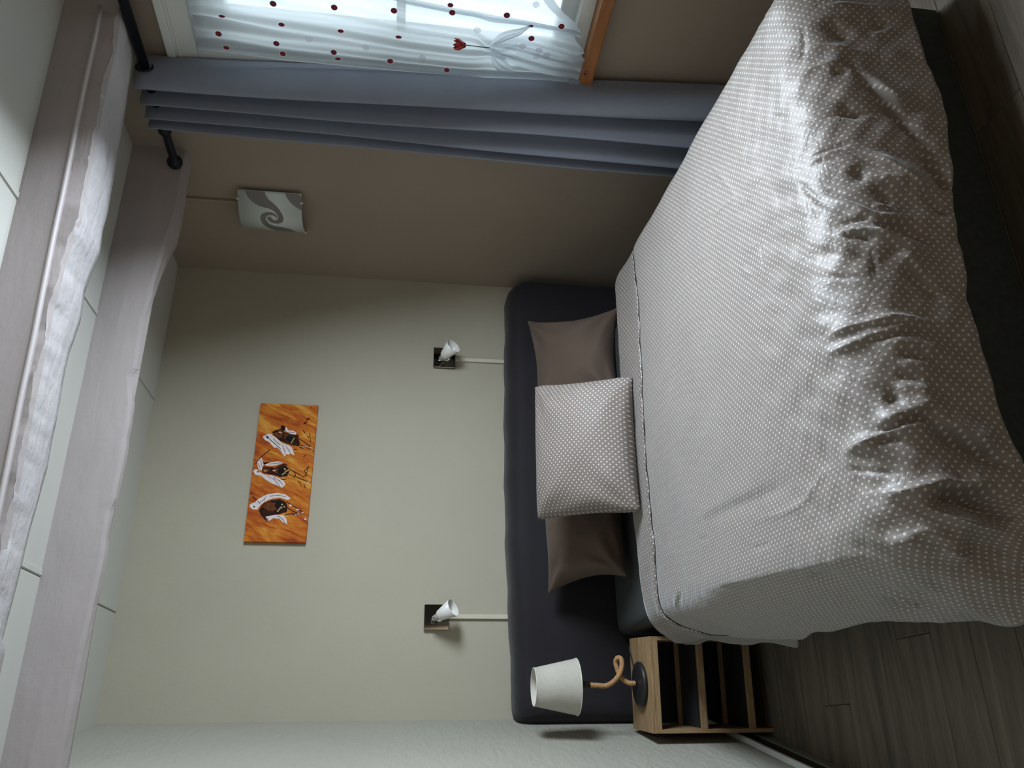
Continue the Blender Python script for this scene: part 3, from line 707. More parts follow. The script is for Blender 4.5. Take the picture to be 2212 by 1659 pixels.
shapes('robe_fold', strokes([[(520, 562), (545, 620), (550, 655)], [(560, 575), (590, 620), (600, 640)], [(430, 500), (470, 540), (500, 560)], [(370, 885), (440, 920), (500, 985)], [(430, 895), (490, 930), (535, 975)], [(275, 760), (300, 810)], [(300, 730), (318, 800)],
                            [(390, 765), (460, 755), (510, 748)], [(300, 1150), (340, 1125), (360, 1095)], [(400, 1090), (480, 1075), (560, 1092)], [(480, 1280), (530, 1310), (560, 1350)], [(585, 425), (640, 428)]], 9), P_LILAC, .0011)
shapes('black_line', strokes([[(352, 470), (400, 515), (425, 535), (505, 605)], [(250, 768), (300, 702), (330, 672), (392, 620)], [(370, 640), (392, 618)], [(690, 490), (750, 525), (770, 545), (815, 572)], [(690, 552), (740, 570), (790, 592), (840, 620)], [(640, 604), (668, 608)], [(700, 582), (735, 590)], [(740, 680), (760, 655)],
                               [(570, 800), (640, 832), (720, 872)], [(590, 862), (650, 885), (690, 900), (800, 938)], [(640, 832), (660, 870), (640, 890)], [(730, 886), (770, 868), (750, 822), (790, 780)], [(790, 780), (770, 850)], [(800, 425), (810, 520)], [(735, 400), (755, 432)], [(775, 460), (795, 480)], [(690, 932), (720, 975)], [(745, 962), (760, 998)],
                               [(572, 1140), (640, 1180), (700, 1215), (740, 1238)], [(582, 1200), (640, 1232), (690, 1252)], [(552, 1270), (620, 1256), (690, 1262)], [(225, 1095), (262, 1130)], [(280, 1140), (298, 1165)], [(515, 920), (560, 915)], [(540, 760), (568, 768)],
                               [(740, 322), (765, 308), (755, 330), (740, 322)], [(770, 296), (776, 303)], [(765, 285), (782, 276), (780, 290)], [(780, 272), (796, 266), (794, 282)], [(810, 145), (816, 150)]], 7), P_BLACK, .0013)
shapes('face_mark', [blob(370, 488, 12, 12), blob(240, 1196, 9, 8), blob(275, 848, 12, 6)], P_BLACK, .0014)
shapes('yellow_collar', [blob(612+math.cos(a)*0+k*7, 540-k*13, 6, 6) for k, a in enumerate(range(5))] + [blob(525+k*12, 868-k*12+(k > 3)*8, 7, 7) for k in range(6)] + [blob(548, 812, 9, 9), blob(550, 850, 9, 9)] + [blob(480+k*11, 1236-k*14, 7, 8) for k in range(4)] + [blob(524, 1168, 9, 8), blob(518, 1200, 9, 8), blob(545, 1190, 8, 8)], P_YEL, .0015)
shapes('tan_mark', [blob(350, 836, 16, 7), blob(440, 830, 18, 9), blob(380, 1310, 10, 9), blob(500, 432, 20, 9)], P_PINK, .0016)

# ---------------------------------------------------------------- headboard (upholstered panel in a dark cotton cover)
hb = empty('headboard', (1.0, -.08, 0), 'long charcoal fabric covered headboard panel against the cream wall', 'headboard')
def rounded(x0, x1, z0, z1, rs, n=9):
    pts = []
    for (cx_, cz_, r, a0) in ((x1-rs[1], z1-rs[1], rs[1], 0), (x0+rs[0], z1-rs[0], rs[0], 90), (x0+rs[2], z0+rs[2], rs[2], 180), (x1-rs[2], z0+rs[2], rs[2], 270)):
        for k in range(n): a = math.radians(a0+90*k/(n-1)); pts.append((cx_+r*math.cos(a), cz_+r*math.sin(a)))
    return pts
def hb_ring(ins, y, jig=1):
    pts = rounded(-.026+ins, 1.985-ins, .012+ins*.3, .868-ins, (max(.012, .040-ins*.4), max(.03, .105-ins), .01))
    # finer points along the long top edge so that it can sag a little
    out = []
    for a, b in zip(pts, pts[1:]+pts[:1]):
        n = max(1, int(math.hypot(b[0]-a[0], b[1]-a[1])/.05))
        for k in range(n): out.append((a[0]+(b[0]-a[0])*k/n, a[1]+(b[1]-a[1])*k/n))
    r = []
    for x, z in out:
        w = (z/.868)**6; dz = w*(.012*math.sin((x-.1)*1.7)-.010*(1-min(1, x/.7))+.0025*math.sin(x*21)+.0015*math.sin(x*47))
        r.append(Vector((x, y, z+dz)))
    return r
rings = [hb_ring(0, -.008), hb_ring(0, -.060), hb_ring(.003, -.085), hb_ring(.009, -.108), hb_ring(.019, -.130), hb_ring(.033, -.148), hb_ring(.052, -.158), hb_ring(.080, -.161)]
m_ = len(rings[0]); rings = [r[:m_] for r in rings]; mm = min(len(r) for r in rings)
def resample(r, n):
    P = [Vector(p) for p in r]+[Vector(r[0])]; s = [0]
    for a, b in zip(P[:-1], P[1:]): s.append(s[-1]+(b-a).length)
    q = np.linspace(0, s[-1], n, endpoint=False); A = np.array([tuple(p) for p in P])
    return [Vector((np.interp(v, s, A[:, 0]), np.interp(v, s, A[:, 1]), np.interp(v, s, A[:, 2]))) for v in q]
n_ = 140; rings = [resample(r, n_) for r in rings]; vs = [p for r in rings for p in r]
fs = [(j*n_+i, j*n_+(i+1) % n_, (j+1)*n_+(i+1) % n_, (j+1)*n_+i) for j in range(len(rings)-1) for i in range(n_)]
fs.append(tuple((len(rings)-1)*n_+i for i in range(n_))); fs.append(tuple(range(n_))[::-1])
o = mesh('fabric_cover', vs, fs, M_HEADB, hb, True); auto_smooth(o, 50)
# ---------------------------------------------------------------- bed base and mattress
def rbox_smooth(name, x0, x1, y0, y1, z0, z1, bev, mat, parent, seg=5):
    bm = bmesh.new(); bm_box(bm, boxpts(Vector((0, 0, 0)), X, Y, Z, x0, x1, y0, y1, z0, z1), bev, seg); o = from_bm(name, bm, mat, parent, True); return o
base_ = empty('bed_base', (.95, -1.15, 0), 'dark charcoal upholstered bed base under the duvet foot', 'bed base')
rbox_smooth('base_box', .305, 1.655, -2.10, -.19, .004, .285, .012, M_BOXSPRING, base_, 3)
mat_ = rbox_smooth('mattress', .300, 1.565, -2.075, -.175, .285, .455, .05, M_SHEET, None, 6)
tag(mat_, 'mattress in a slate grey sheet, one corner showing by the bedside shelf', 'mattress')

# ---------------------------------------------------------------- duvet
YF, TOP, RC, WN = -2.085, .498, .125, 1.22
TL_, TR_, TF_ = math.radians(64), math.radians(84), math.radians(86)
def core_x(s, y):
    k = (-.9-y); xl = .355-.045*k; xr = 1.60-.060*k
    return xl+(xr-xl)*min(1, max(0, s/WN))
def drape(s, y, top=TOP, r=RC, yh=9, thead=math.radians(80)):
    ds = s if s < 0 else (s-WN if s > WN else 0.0)
    yc = min(max(y, YF), yh); dy = y-yc; L = math.hypot(ds, dy); cx_ = core_x(s, yc)
    crown = .010*math.sin(math.pi*min(1, max(0, s/WN)))+.004*math.sin(3*s+2*yc)
    if L < 1e-9: return Vector((cx_, yc, top+crown))
    dx, dyy = ds/L, dy/L; th = dx*dx*(TL_ if ds < 0 else TR_)+dyy*dyy*(TF_ if dy < 0 else thead)
    if L < r*th: out, down = r*math.sin(L/r), r*(1-math.cos(L/r))
    else: m = L-r*th; out, down = r*math.sin(th)+m*math.cos(th), r*(1-math.cos(th))+m*math.sin(th)
    return Vector((cx_+dx*out, yc+dyy*out, top+crown-down))
def smooth_curve(pts, sig):
    x = np.arange(pts[0][0]-.1, pts[-1][0]+.1, .004); y = np.interp(x, [p[0] for p in pts], [p[1] for p in pts])
    k = np.exp(-.5*(np.arange(-15, 16)*.004/sig)**2); k /= k.sum(); y2 = np.convolve(np.pad(y, 15, mode='edge'), k, 'valid')
    return lambda v: float(np.interp(v, x, y2))
LLC = smooth_curve(list(zip([.80, 1.05, 1.14, 1.25, 1.34, 1.40, 1.50, 1.56, 1.66, 1.75, 1.92, 2.03, 2.09], [.22, .22, .25, .27, .282, .298, .272, .287, .278, .272, .298, .31, .345])), .016)
LOC = smooth_curve(list(zip([.50, .61, .70, .83, .93, 1.03, 1.12, 1.17, 1.20, 1.240, 1.30, 1.37], [.23, .24, .252, .243, .285, .305, .300, .312, .330, .356, .322, .290])), .012)
def left_len(y):   # how far the cover hangs on the near side
    return LLC(-y)
def foot_len(s): return float(np.interp(s, [-.3, 0, .13, .3, .46, .57, .69, .86, .98, 1.1, 1.29], [.35, .335, .325, .315, .325, .335, .355, .382, .375, .365, .365]))
FOOT = .36
def seam_y(s):     # open end of the cover near the pillows
    return float(np.interp(s, [-.22, -.20, -.14, -.09, -.07, -.03, .12, .35, .6, .76, 1.04, 1.22, 1.5], [-1.05, -.96, -.90, -.86, -.848, -.852, -.87, -.89, -.92, -.942, -.968, -.95, -.90])) + .003*math.sin(s*31)+.002*math.sin(s*67)
def build_cover(ds_, step):
    sl = list(np.linspace(-1, 0, int(.36/step), endpoint=False)); sc = list(np.linspace(0, WN, int(WN/step), endpoint=False)); sr = list(np.linspace(WN, WN+.33, int(.33/step)))
    cols = [('L', v) for v in sl]+[('C', v) for v in sc]+[('R', v) for v in sr]
    nq = int(1.2/step); nf = int(FOOT/step)
    P = []; UVs = []
    for j in range(nq+nf):
        for kind, v in cols:
            if j < nq:
                f = (0, .0012, .003)[j] if j < 3 else .003+(j-2)/(nq-2)*.997*(nq-3)/(nq-2) ; s_g = v*.22 if kind == 'L' else v; y = seam_y(s_g)+(YF-seam_y(s_g))*f
                s = v*left_len(y) if kind == 'L' else v
            else:
                s = v*left_len(YF) if kind == 'L' else v
                hem = foot_len(s)+.003*math.sin(s*29); y = YF-hem*(j-nq+1)/nf
            P.append(drape(s, y)); UVs.append((s, y))
    return np.array([tuple(p) for p in P]), np.array(UVs), len(cols), nq+nf
def grid_normals(P, nu, nv):
    G = P.reshape(nv, nu, 3); du = np.gradient(G, axis=1); dv = np.gradient(G, axis=0); n = np.cross(dv, du)
    n /= np.linalg.norm(n, axis=2, keepdims=True)+1e-12
    if n[nv//2, nu//2, 2] < 0: n = -n
    return n.reshape(-1, 3)
P0, U0, n0u, n0v = build_cover(0, .02)
bvh = bvhtree.BVHTree.FromPolygons([Vector(p) for p in P0], grid_faces(n0u, n0v))
def on_cover(px, py):
    h = bvh.ray_cast(CAM, ray(px, py)); return h[0]
zA = lambda p: (1680+p[0]/5.027, 300+p[1]/5.027)
zB = lambda p: (1680+p[0]/4.254, 600+p[1]/4.254)
zC_ = lambda p: (1772+p[0]/5.027, 900+p[1]/5.027)
zD = lambda p: (1400+p[0]/3.687, 1000+p[1]/3.687)
zE = lambda p: (1600+p[0]/3.614, p[1]/3.614)
zF = lambda p: (1300+p[0]/2.764, p[1]/2.764)
# folds and creases of the cover: (height in metres, half width, line)
CR = [
 (zA, -.015, .015, [(1460, 0), (1620, 220), (1790, 470), (1880, 640), (1930, 860)]), (zA, .012, .020, [(870, 100), (1130, 260), (1340, 410), (1560, 580), (1780, 800), (1930, 930)]),
 (zA, -.010, .011, [(1430, 520), (1560, 600), (1720, 740), (1860, 900)]), (zA, -.005, .0045, [(250, 265), (480, 140), (700, 50), (890, 10)]), (zA, .004, .007, [(270, 290), (500, 160), (720, 70)]),
 (zA, .008, .008, [(480, 620), (780, 720), (1070, 845), (1290, 870), (1500, 870)]), (zA, -.005, .006, [(640, 940), (860, 885), (1050, 850)]),
 (zA, -.010, .016, [(1000, 930), (1200, 960), (1450, 1000), (1650, 1150)]), (zA, .011, .010, [(500, 1050), (690, 1030), (880, 1020), (1050, 1040), (1250, 1110), (1480, 1230), (1680, 1330)]),
 (zA, -.008, .008, [(690, 1060), (900, 1060), (1080, 1110)]), (zA, .006, .012, [(400, 1150), (560, 1150), (750, 1230), (930, 1290)]), (zA, -.010, .014, [(1330, 1340), (1480, 1480), (1640, 1640), (1800, 1800)]),
 (zA, .009, .016, [(1270, 1230), (1440, 1340), (1600, 1520)]), (zA, -.004, .005, [(150, 500), (220, 490), (340, 590), (450, 670), (620, 740)]), (zA, -.003, .004, [(310, 600), (330, 740), (410, 920)]),
 (zA, -.003, .004, [(480, 1500), (720, 1515), (1040, 1535)]), (zA, -.003, .004, [(1010, 1210), (1045, 1380), (1045, 1530)]), (zA, -.003, .004, [(1280, 1170), (1110, 1365)]), (zA, -.003, .004, [(360, 265), (560, 225), (720, 215)]),
 (zA, -.008, .014, [(820, 280), (900, 380), (1000, 430)]), (zA, .006, .014, [(1010, 430), (1200, 470), (1430, 590)]), (zA, -.007, .012, [(1050, 500), (1130, 600), (1220, 740)]), (zA, .004, .005, [(1010, 740), (1200, 745)]), (zA, -.003, .004, [(480, 575), (600, 560), (720, 568)]),
 (zB, .007, .007, [(380, 640), (560, 510), (780, 430), (930, 400), (1080, 370), (1230, 390), (1330, 410), (1590, 405)]), (zB, .009, .008, [(430, 690), (550, 680), (780, 580), (950, 520), (1100, 480), (1240, 445), (1330, 415)]),
 (zB, -.008, .008, [(620, 655), (860, 565), (1000, 535), (1200, 490), (1400, 470)]), (zB, .007, .016, [(880, 570), (1080, 600), (1350, 650), (1610, 690)]), (zB, -.007, .016, [(1080, 690), (1280, 710), (1400, 730)]),
 (zB, .006, .016, [(1100, 770), (1300, 800), (1450, 780)]), (zB, -.006, .018, [(1080, 840), (1200, 900), (1350, 890)]), (zB, .006, .02, [(1050, 1000), (1250, 990), (1450, 1080)]), (zB, -.007, .015, [(960, 1110), (1060, 1100), (1140, 1070)]),
 (zB, .011, .022, [(850, 1390), (1050, 1300), (1250, 1240), (1390, 1170), (1600, 1180)]), (zB, -.014, .010, [(780, 1430), (1000, 1400), (1200, 1310), (1390, 1240), (1520, 1190)]),
 (zB, .012, .010, [(560, 1640), (800, 1530), (960, 1440), (1130, 1380), (1310, 1345), (1420, 1390)]), (zB, -.018, .017, [(1340, 1330), (1480, 1380), (1660, 1480), (1840, 1580), (2040, 1659), (2180, 1740)]), (zB, -.007, .008, [(830, 1540), (1000, 1475), (1190, 1470)]),
 (zB, .010, .025, [(1400, 1280), (1600, 1350), (1900, 1480), (2100, 1600)]),
 (zC_, -.004, .005, [(200, 605), (330, 575), (560, 590), (760, 600), (900, 620), (990, 580)]), (zC_, .014, .013, [(480, 840), (880, 830), (1150, 770), (1340, 710), (1480, 715), (1800, 715), (2090, 730)]),
 (zC_, -.024, .026, [(1060, 920), (1300, 880), (1500, 880), (1700, 940), (2000, 1050), (2200, 1120)]), (zC_, .016, .013, [(1050, 950), (1220, 1010), (1420, 1090), (1640, 1150), (1800, 1200), (2020, 1220), (2190, 1150)]),
 (zC_, .006, .012, [(700, 1350), (1060, 1260), (1180, 1240), (1330, 1300), (1560, 1420)]), (zC_, .005, .012, [(1450, 530), (1560, 600), (1780, 640)]), (zC_, -.006, .014, [(1440, 600), (1600, 650), (1750, 660)]), (zC_, .005, .012, [(700, 1350), (1000, 1330), (1100, 1290)]),
 (zC_, -.010, .03, [(1500, 1330), (1800, 1400), (2150, 1480)]), (zC_, .008, .014, [(1300, 1400), (1500, 1480), (1700, 1560)]),
 (zD, .010, .030, [(390, 1020), (800, 920), (1300, 810), (1620, 740), (1880, 680), (2150, 600)]), (zD, -.007, .05, [(450, 1130), (850, 1050), (1350, 950), (1800, 850)]), (zD, .004, .007, [(820, 460), (1080, 400), (1240, 310), (1300, 220), (1380, 90), (1500, 0)]), (zD, -.007, .026, [(360, 520), (500, 430), (820, 290), (1080, 170), (1280, 40)]),
 (zD, .006, .03, [(330, 480), (500, 370), (820, 220), (1060, 100)]), (zD, -.003, .005, [(830, 690), (980, 640)]), (zD, -.003, .005, [(400, 610), (500, 595)]), (zD, .005, .012, [(1210, 910), (1350, 870)]), (zD, -.006, .016, [(1220, 940), (1400, 900), (1560, 880)]), (zD, -.003, .01, [(560, 1000), (850, 960)]),
 (zD, -.004, .006, [(270, 1000), (255, 1080), (270, 1150)]), (zD, .004, .008, [(240, 1000), (225, 1090), (215, 1150)]), (zD, -.006, .018, [(1900, 1020), (2030, 1150), (2190, 1190)]), (zD, .006, .016, [(1950, 1000), (2100, 1110), (2200, 1140)]),
 (zE, -.013, .012, [(760, 400), (880, 520), (1100, 780), (1350, 1050), (1500, 1250)]), (zE, .012, .016, [(820, 470), (950, 590), (1200, 800), (1320, 910)]), (zE, .003, .005, [(550, 80), (700, 55), (900, 50), (1240, 100)]), (zE, -.003, .004, [(500, 180), (490, 400), (465, 560)]),
 (zE, .004, .006, [(430, 400), (560, 365), (720, 360), (1030, 420)]), (zE, .003, .006, [(430, 640), (560, 540), (700, 500), (820, 490)]), (zE, -.004, .005, [(600, 940), (720, 890), (900, 875), (1110, 875)]), (zE, -.008, .02, [(720, 130), (760, 230), (880, 300)]),
 (zE, .005, .012, [(1000, 280), (1190, 235)]), (zE, -.007, .018, [(1000, 170), (1150, 190)]), (zE, -.005, .012, [(700, 550), (850, 560)]), (zE, -.006, .014, [(820, 760), (850, 860), (1000, 900)]),
 (zF, .003, .006, [(650, 980), (740, 1080), (820, 1190)]), (zF, .003, .005, [(660, 1300), (760, 1210), (820, 1180)]), (zF, -.002, .004, [(930, 1430), (960, 1620)]), (zF, .002, .004, [(720, 770), (800, 760)]), (zF, -.0025, .004, [(690, 820), (650, 880)]), (zF, .003, .005, [(540, 990), (630, 870)]), (zF, .003, .006, [(480, 1240), (520, 1190), (560, 1200)]), (zF, .003, .01, [(820, 1600), (900, 1650)]), (zF, .003, .005, [(730, 750), (770, 690)]), (zF, -.003, .004, [(1020, 700), (1085, 708)]),
]
def fold_disp(P):
    D = np.zeros(len(P))
    for (zf, amp, w, pl) in CR:
        Q = [on_cover(*zf(p)) for p in pl]; Q = [q for q in Q if q is not None]
        if len(Q) < 2: continue
        C_ = catmull(Q, 5); A = np.array([tuple(c) for c in C_]); seg = np.linalg.norm(A[1:]-A[:-1], axis=1); cum = np.concatenate([[0], np.cumsum(seg)]); tot = cum[-1]
        lo_, hi_ = A.min(0)-3*w, A.max(0)+3*w
        idx = np.where(np.all((P > lo_) & (P < hi_), axis=1))[0]
        if not len(idx): continue
        best = np.full(len(idx), 1e9); para = np.zeros(len(idx)); pp = P[idx]
        for i in range(len(A)-1):
            v = A[i+1]-A[i]; L2 = v@v+1e-12; t = np.clip(((pp-A[i])@v)/L2, 0, 1); d = np.linalg.norm(pp-(A[i]+t[:, None]*v), axis=1)
            k = d < best; best[k] = d[k]; para[k] = (cum[i]+t[k]*seg[i])/tot
        tap = np.clip(np.minimum(para, 1-para)/.34, 0, 1); tap = tap*tap*(3-2*tap)
        D[idx] += amp*np.exp(-(best/w)**(1.25 if amp > 0 else 1.5))*tap
    return D
def wob(U, spec, seed):
    r = np.random.default_rng(seed); d = np.zeros(len(U))
    for f, a in spec:
        for _ in range(5):
            th = r.uniform(0, 2*np.pi); ph = r.uniform(0, 6.28); d += a/5*np.sin((U[:, 0]*np.cos(th)+U[:, 1]*np.sin(th))*f+ph+.8*np.sin(U[:, 0]*f*.37+ph*2))
    return d
duv = empty('duvet', (.95, -1.5, .25), 'taupe duvet with small white polka dots and creased foot end', 'duvet')
P1, U1, nu1, nv1 = build_cover(0, .0052)
Nn = grid_normals(P1, nu1, nv1)
footw = np.clip((-U1[:, 1]-1.75)/.35, 0, 1)
seamd = np.array([seam_y(max(-.22, u[0]))-u[1] for u in U1])
dd = -.014*(np.arange(len(U1)) < nu1) - .006*np.exp(-seamd/.008) + fold_disp(P1)*(1.1+.8*footw) + wob(U1, [(9, .008), (22, .004)], 3)*(.5+.8*footw) + wob(U1, [(55, .0028), (110, .0016)], 5)*(.25+1.6*footw)
P1 = P1+Nn*dd[:, None]
o = mesh('duvet_cover', P1, [f[::-1] for f in grid_faces(nu1, nv1)], M_DUVET, duv, True, U1)
sm = o.modifiers.new('thickness', 'SOLIDIFY'); sm.thickness = .012; sm.offset = -1
# lower layer of the cover: shows past the open end towards the pillows and below the near side
def low_left(y): return LOC(-y)
cols = [('L', v) for v in np.linspace(-1, 0, 54, endpoint=False)]+[('C', v) for v in np.linspace(0, WN, 190)]+[('R', v) for v in np.linspace(WN+.006, WN+.30, 40)]
rows = [('u', e) for e in np.linspace(-.32, -.004, 60)] + [('u', .0095)] + [('h', f) for f in (0, .004, .010, .02)] + [('h', f) for f in np.linspace(.035, 1, 70)]
P2 = []; U2 = []; SD = []; rows = rows[::-1]
for typ, e in rows:
    for kind, v in cols:
        s0 = v*.27 if kind == 'L' else v; sy = seam_y(max(-.22, s0)); y = sy+e if typ == 'u' else (sy+.0105)+e*(-.545-sy-.0105)
        s = v*low_left(y) if kind == 'L' else v
        yh = -.722+.5*max(0, -s-.03)+.006*math.sin(s*11)
        P2.append(drape(s, y, TOP-.004, RC-.004, yh, math.radians(78))); U2.append((s+.005, y-(.022 if typ == 'u' else 0))); SD.append(y-sy)
P2 = np.array([tuple(p) for p in P2]); U2 = np.array(U2); sd = np.array(SD); Nn = grid_normals(P2, len(cols), len(rows))
gap = np.clip((U2[:, 0]+.225)/.03, 0, 1)
dn = np.where(sd > .010, .006*np.clip(sd/.02, 0, 1)*gap-.012*(1-gap), -(.012+.010*gap)) + (wob(U2, [(10, .006), (28, .005), (70, .0012)], 8))*np.clip(sd/.05, .15, 1)
P2 = P2+Nn*dn[:, None]
o = mesh('turned_edge', P2, [f[::-1] for f in grid_faces(len(cols), len(rows))], M_DUVET2, duv, True, U2); o['label'] = 'under layer showing past the open end'
sm = o.modifiers.new('thickness', 'SOLIDIFY'); sm.thickness = .008; sm.offset = -1

pp = [Vector(P1[2*nu1+i])+Vector((0, .0052, -.0005)) for i in range(nu1) if U1[2*nu1+i, 0] < WN+.15][::2]  # thin dark tube laid along the seam as the shade between the layers
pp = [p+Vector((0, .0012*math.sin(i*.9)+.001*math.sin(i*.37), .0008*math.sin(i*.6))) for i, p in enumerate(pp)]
o = tube('seam_shade_strip', pp, [.0025+.0011*math.sin(i*.45)+.0006*math.sin(i*1.3) for i in range(len(pp))], simple('seam_shade_colour', (.018, .014, .012, 1), .9, noise=(40, .3)), duv, 8); o['label'] = 'dark strip standing in for the shade along the open end'

# ---------------------------------------------------------------- cushions
def pillow(name, c, T, mat, label, concave=.07, seed=1, n=46, sag=.0, puff=.5, group=None, fold=1.0):
    bl, br, tr_, tl = [Vector(v) for v in c]
    nrm = ((br-bl).cross(tl-bl)).normalized()
    if nrm.dot(CAM-bl) < 0: nrm = -nrm
    cen = (bl+br+tr_+tl)/4
    Wd = ((br-bl).length+(tr_-tl).length)/2; Hd = ((tl-bl).length+(tr_-br).length)/2
    r = np.random.default_rng(seed); vs = []; uv = []; ph = r.uniform(0, 6.28, 8)
    for side in (1, -1):
        for j in range(n):
            for i in range(n):
                a = -1+2*i/(n-1); b = -1+2*j/(n-1)
                a = math.copysign(abs(a)**.9, a); b = math.copysign(abs(b)**.9, b)
                ca = a*(1-concave*(1-b*b)**1.0*abs(a)**3-(.05*abs(a*b)**7 if fold < 2 else 0)); cb = b*(1-concave*.9*(1-a*a)*abs(b)**3)
                u, v = (ca+1)/2, (cb+1)/2
                P = (bl*(1-u)+br*u)*(1-v)+(tl*(1-u)+tr_*u)*v
                h = T*max(0, (1-abs(a)**2.4)*(1-abs(b)**2.4))**puff
                # folds running out of the corners and soft dents
                wr = .0
                for q, (sa, sb) in enumerate(((-1, -1), (1, -1), (1, 1), (-1, 1))):
                    da, db = a-sa, b-sb; rr = math.hypot(da, db); an = math.atan2(db*sb, da*sa)
                    wr += fold*.0045*math.sin(an*9+ph[q])*math.exp(-((rr-.55)/.35)**2)
                wr += fold*.004*math.sin(3.1*a+ph[4])*math.sin(2.3*b+ph[5])+.0025*math.sin(7*a+5*b+ph[6])
                edge_ = 1-max(abs(a), abs(b))**8
                P = P+nrm*(side*h+wr*edge_*(1 if side > 0 else .6))
                vs.append(P); uv.append((ca*Wd/2+(5 if side < 0 else 0), cb*Hd/2))
    f1 = grid_faces(n, n); f2 = [tuple(n*n+k for k in f[::-1]) for f in f1]
    bm = bmesh.new(); off = cen; me = bpy.data.meshes.new(name)
    me.from_pydata([tuple(v-off) for v in vs], [], f1+f2); ul = me.uv_layers.new(name='UVMap')
    li = np.empty(len(me.loops), int); me.loops.foreach_get('vertex_index', li); ul.data.foreach_set('uv', np.array(uv)[li].ravel())
    bm.from_mesh(me); bmesh.ops.remove_doubles(bm, verts=bm.verts, dist=.0006); bmesh.ops.recalc_face_normals(bm, faces=bm.faces); bm.to_mesh(me); bm.free()
    o = link(name, me, mat, None, True); o.location = off
    return tag(o, label, 'pillow', group)
pl = [ony(1356, 1247, -.50), ony(1345, 1010, -.50), ony(1166, 1030, -.22), ony(1183, 1287, -.24)]
pillow('pillow', [pl[0], pl[1], pl[2], pl[3]], .075, M_TAUPE, 'plain brown pillow leaning on the headboard, on the bedside-shelf side', .17, 4, fold=2.2)
pl = [ony(1345, 880, -.50), ony(1338, 662, -.50), ony(1138, 692, -.24), ony(1160, 910, -.22)]
pillow('pillow', [pl[0], pl[1], pl[2], pl[3]], .075, M_TAUPE, 'plain brown pillow leaning on the headboard, on the window side', .19, 9, fold=2.2)
bl = onz(1384, 1110, .515); br = onz(1366, 808, .515)
yb = (bl.y+br.y)/2
tl = ony(1161, 1128, yb+.30); trr = ony(1155, 830, yb+.30)
pillow('dotted_cushion', [bl, br, trr, tl], .105, M_CUSH, 'taupe cushion with white polka dots in front of the two brown pillows', .06, 5, puff=.55)

# ---------------------------------------------------------------- bedside shelf
na = -.0819; NA = Vector((math.cos(na), math.sin(na), 0)); NB = Vector((-math.sin(na), math.cos(na), 0)); NO = Vector((-.0629, -.5282, 0)); NW, ND, NH = .3203, .245, .4396
ns = empty('bedside_shelf', NO+NA*NW/2+NB*ND/2, 'small open oak bedside shelf unit beside the bed, in the left corner', 'nightstand')
def nb(name, a0, a1, b0, b1, z0, z1, mat, bev=.0015): return box(name, boxpts(NO, NA, NB, Z, a0, a1, b0, b1, z0, z1), mat, ns, bev, 2)
nb('top', 0, NW, 0, ND, NH-.014, NH, M_BAMBOO)
nb('front_rail', .013, NW-.013, .001, .014, NH-.033, NH-.014, M_BAMBOO); nb('back_rail', .013, NW-.013, ND-.014, ND-.001, NH-.033, NH-.014, M_BAMBOO)
for a in (0, NW-.013): nb('side_panel', a, a+.013, .001, ND-.001, 0, NH-.014, M_BAMBOOV)
for z in (.240, .064):
    nb('front_rail', .013, NW-.013, .002, .015, z, z+.023, M_BAMBOO); nb('back_rail', .013, NW-.013, ND-.016, ND-.003, z, z+.026, M_BAMBOO)
    s_ = nb('shelf', .013, NW-.013, .015, ND-.016, z+.002, z+.012, M_BLACKCLOTH); s_['label'] = 'dark shelf board'
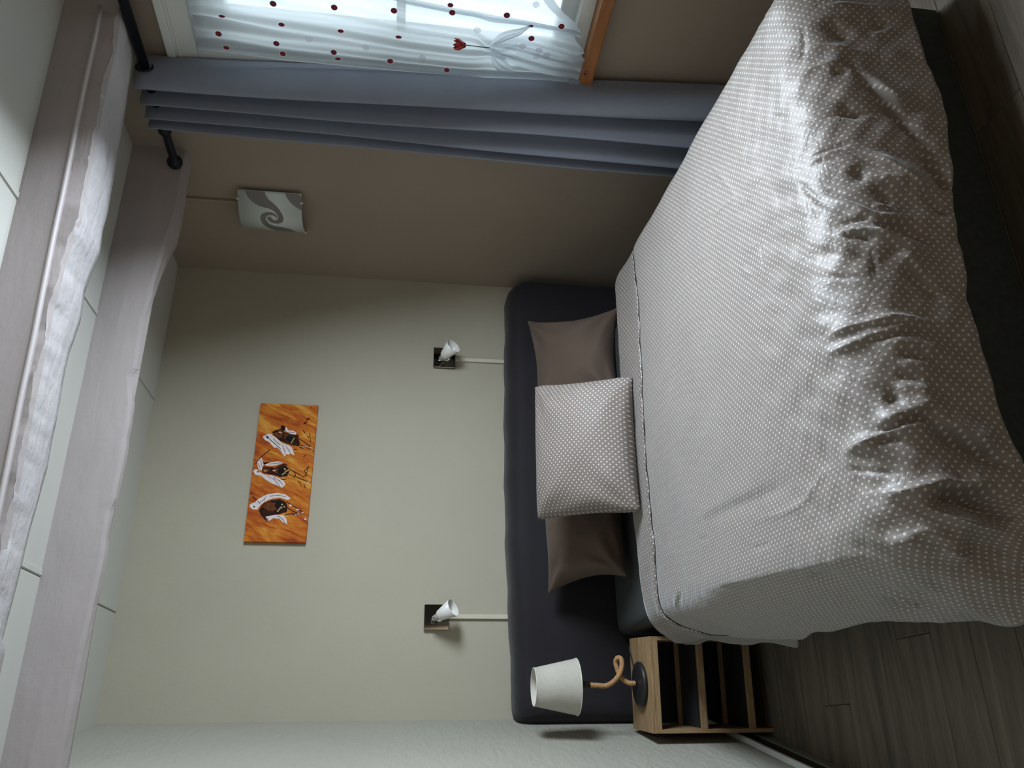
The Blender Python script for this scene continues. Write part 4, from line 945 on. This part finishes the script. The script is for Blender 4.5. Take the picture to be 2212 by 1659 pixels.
# ---------------------------------------------------------------- bedside lamp
lc = onz(1380, 1478, NH+.012); YL = lc.y
tl_ = empty('table_lamp', (lc.x, lc.y, NH), 'rope stem lamp with linen shade standing on the bedside shelf', 'lamp')
lathe('base', (lc.x, lc.y, NH), Z, [(0, 0), (.070, 0), (.077, .004), (.078, .011), (.074, .017), (.060, .020), (0, .0205)], M_BLACK, tl_, 48)
def lp(px, py, dy=0): return ony(px, py, YL+dy)
path = [(1372, 1476, 0), (1361, 1476, 0), (1349, 1470, .006), (1339, 1459, .010), (1333, 1444, .013), (1330, 1430, .011), (1334, 1421.5, .0), (1341, 1423, -.012), (1343.5, 1434, -.016), (1341, 1449, -.016), (1334, 1463, -.013), (1322, 1475, -.006), (1308, 1481.5, 0), (1292, 1481, 0), (1268, 1479.5, 0)]
pts = catmull([lp(*p) for p in path], 10)
tube('rope_stem', pts, .0088, M_ROPE, tl_, 16, (.16, 4, 420))
sk = lp(1272, 1479.5); st = lp(1248, 1481)
ax_ = Vector((0, 0, 1))
lathe('socket', sk-ax_*.003, ax_, [(0, 0), (.0115, 0), (.0115, .012), (.0125, .014), (.0125, .026), (.022, .030), (.022, .036), (.012, .038), (.012, .07), (0, .07)], M_BLACK, tl_, 24)
sb = lp(1251, 1482); stp = lp(1152, 1485); sh = stp.z-sb.z
cxs = (sb.x+stp.x)/2; O = Vector((cxs, YL, sb.z+.010))
Rb, Rt, SH = .0965, .0645, sh-.012
shd = lathe('lamp_shade', O, Z, [(Rb, 0), (Rb-(Rb-Rt)*.5, SH/2), (Rt, SH), (Rt-.0018, SH), (Rb-(Rb-Rt)*.5-.0018, SH/2), (Rb-.0018, 0), (Rb, 0)], M_LINEN, tl_, 64)
lathe('shade_lining', O, Z, [(Rb-.0022, .001), (Rt-.0022, SH-.001)], M_LINING, shd, 64)
for (r_, h_) in ((Rb, 0), (Rt, SH)): tube('shade_rim', [O+Vector((r_*math.cos(a), r_*math.sin(a), h_)) for a in np.linspace(0, 2*math.pi, 49)], .0016, M_LINING, shd, 6)
for k in range(3):
    a = 2*math.pi*k/3; tube('shade_spider', [O+Vector((.012*math.cos(a), .012*math.sin(a), .03)), O+Vector(((Rb-.005)*math.cos(a), (Rb-.005)*math.sin(a), .004))], .0015, M_BLACK, shd, 6)
lathe('bulb', Vector((cxs, YL, O.z+.045)), Z, [(.012, 0), (.014, .01), (.026, .035), (.028, .052), (.02, .072), (0, .08)], M_WHITE, tl_, 24)
kc = [Vector((lc.x+.045, lc.y+.062, NH+.006)), onz(1362, 1413, NH+.0035), onz(1359.5, 1400, NH+.0035), onz(1358, 1393, NH+.002)+Vector((0, .006, -.001))]
tube('power_cord', catmull(kc, 8), .0026, M_BLACK, tl_, 8)
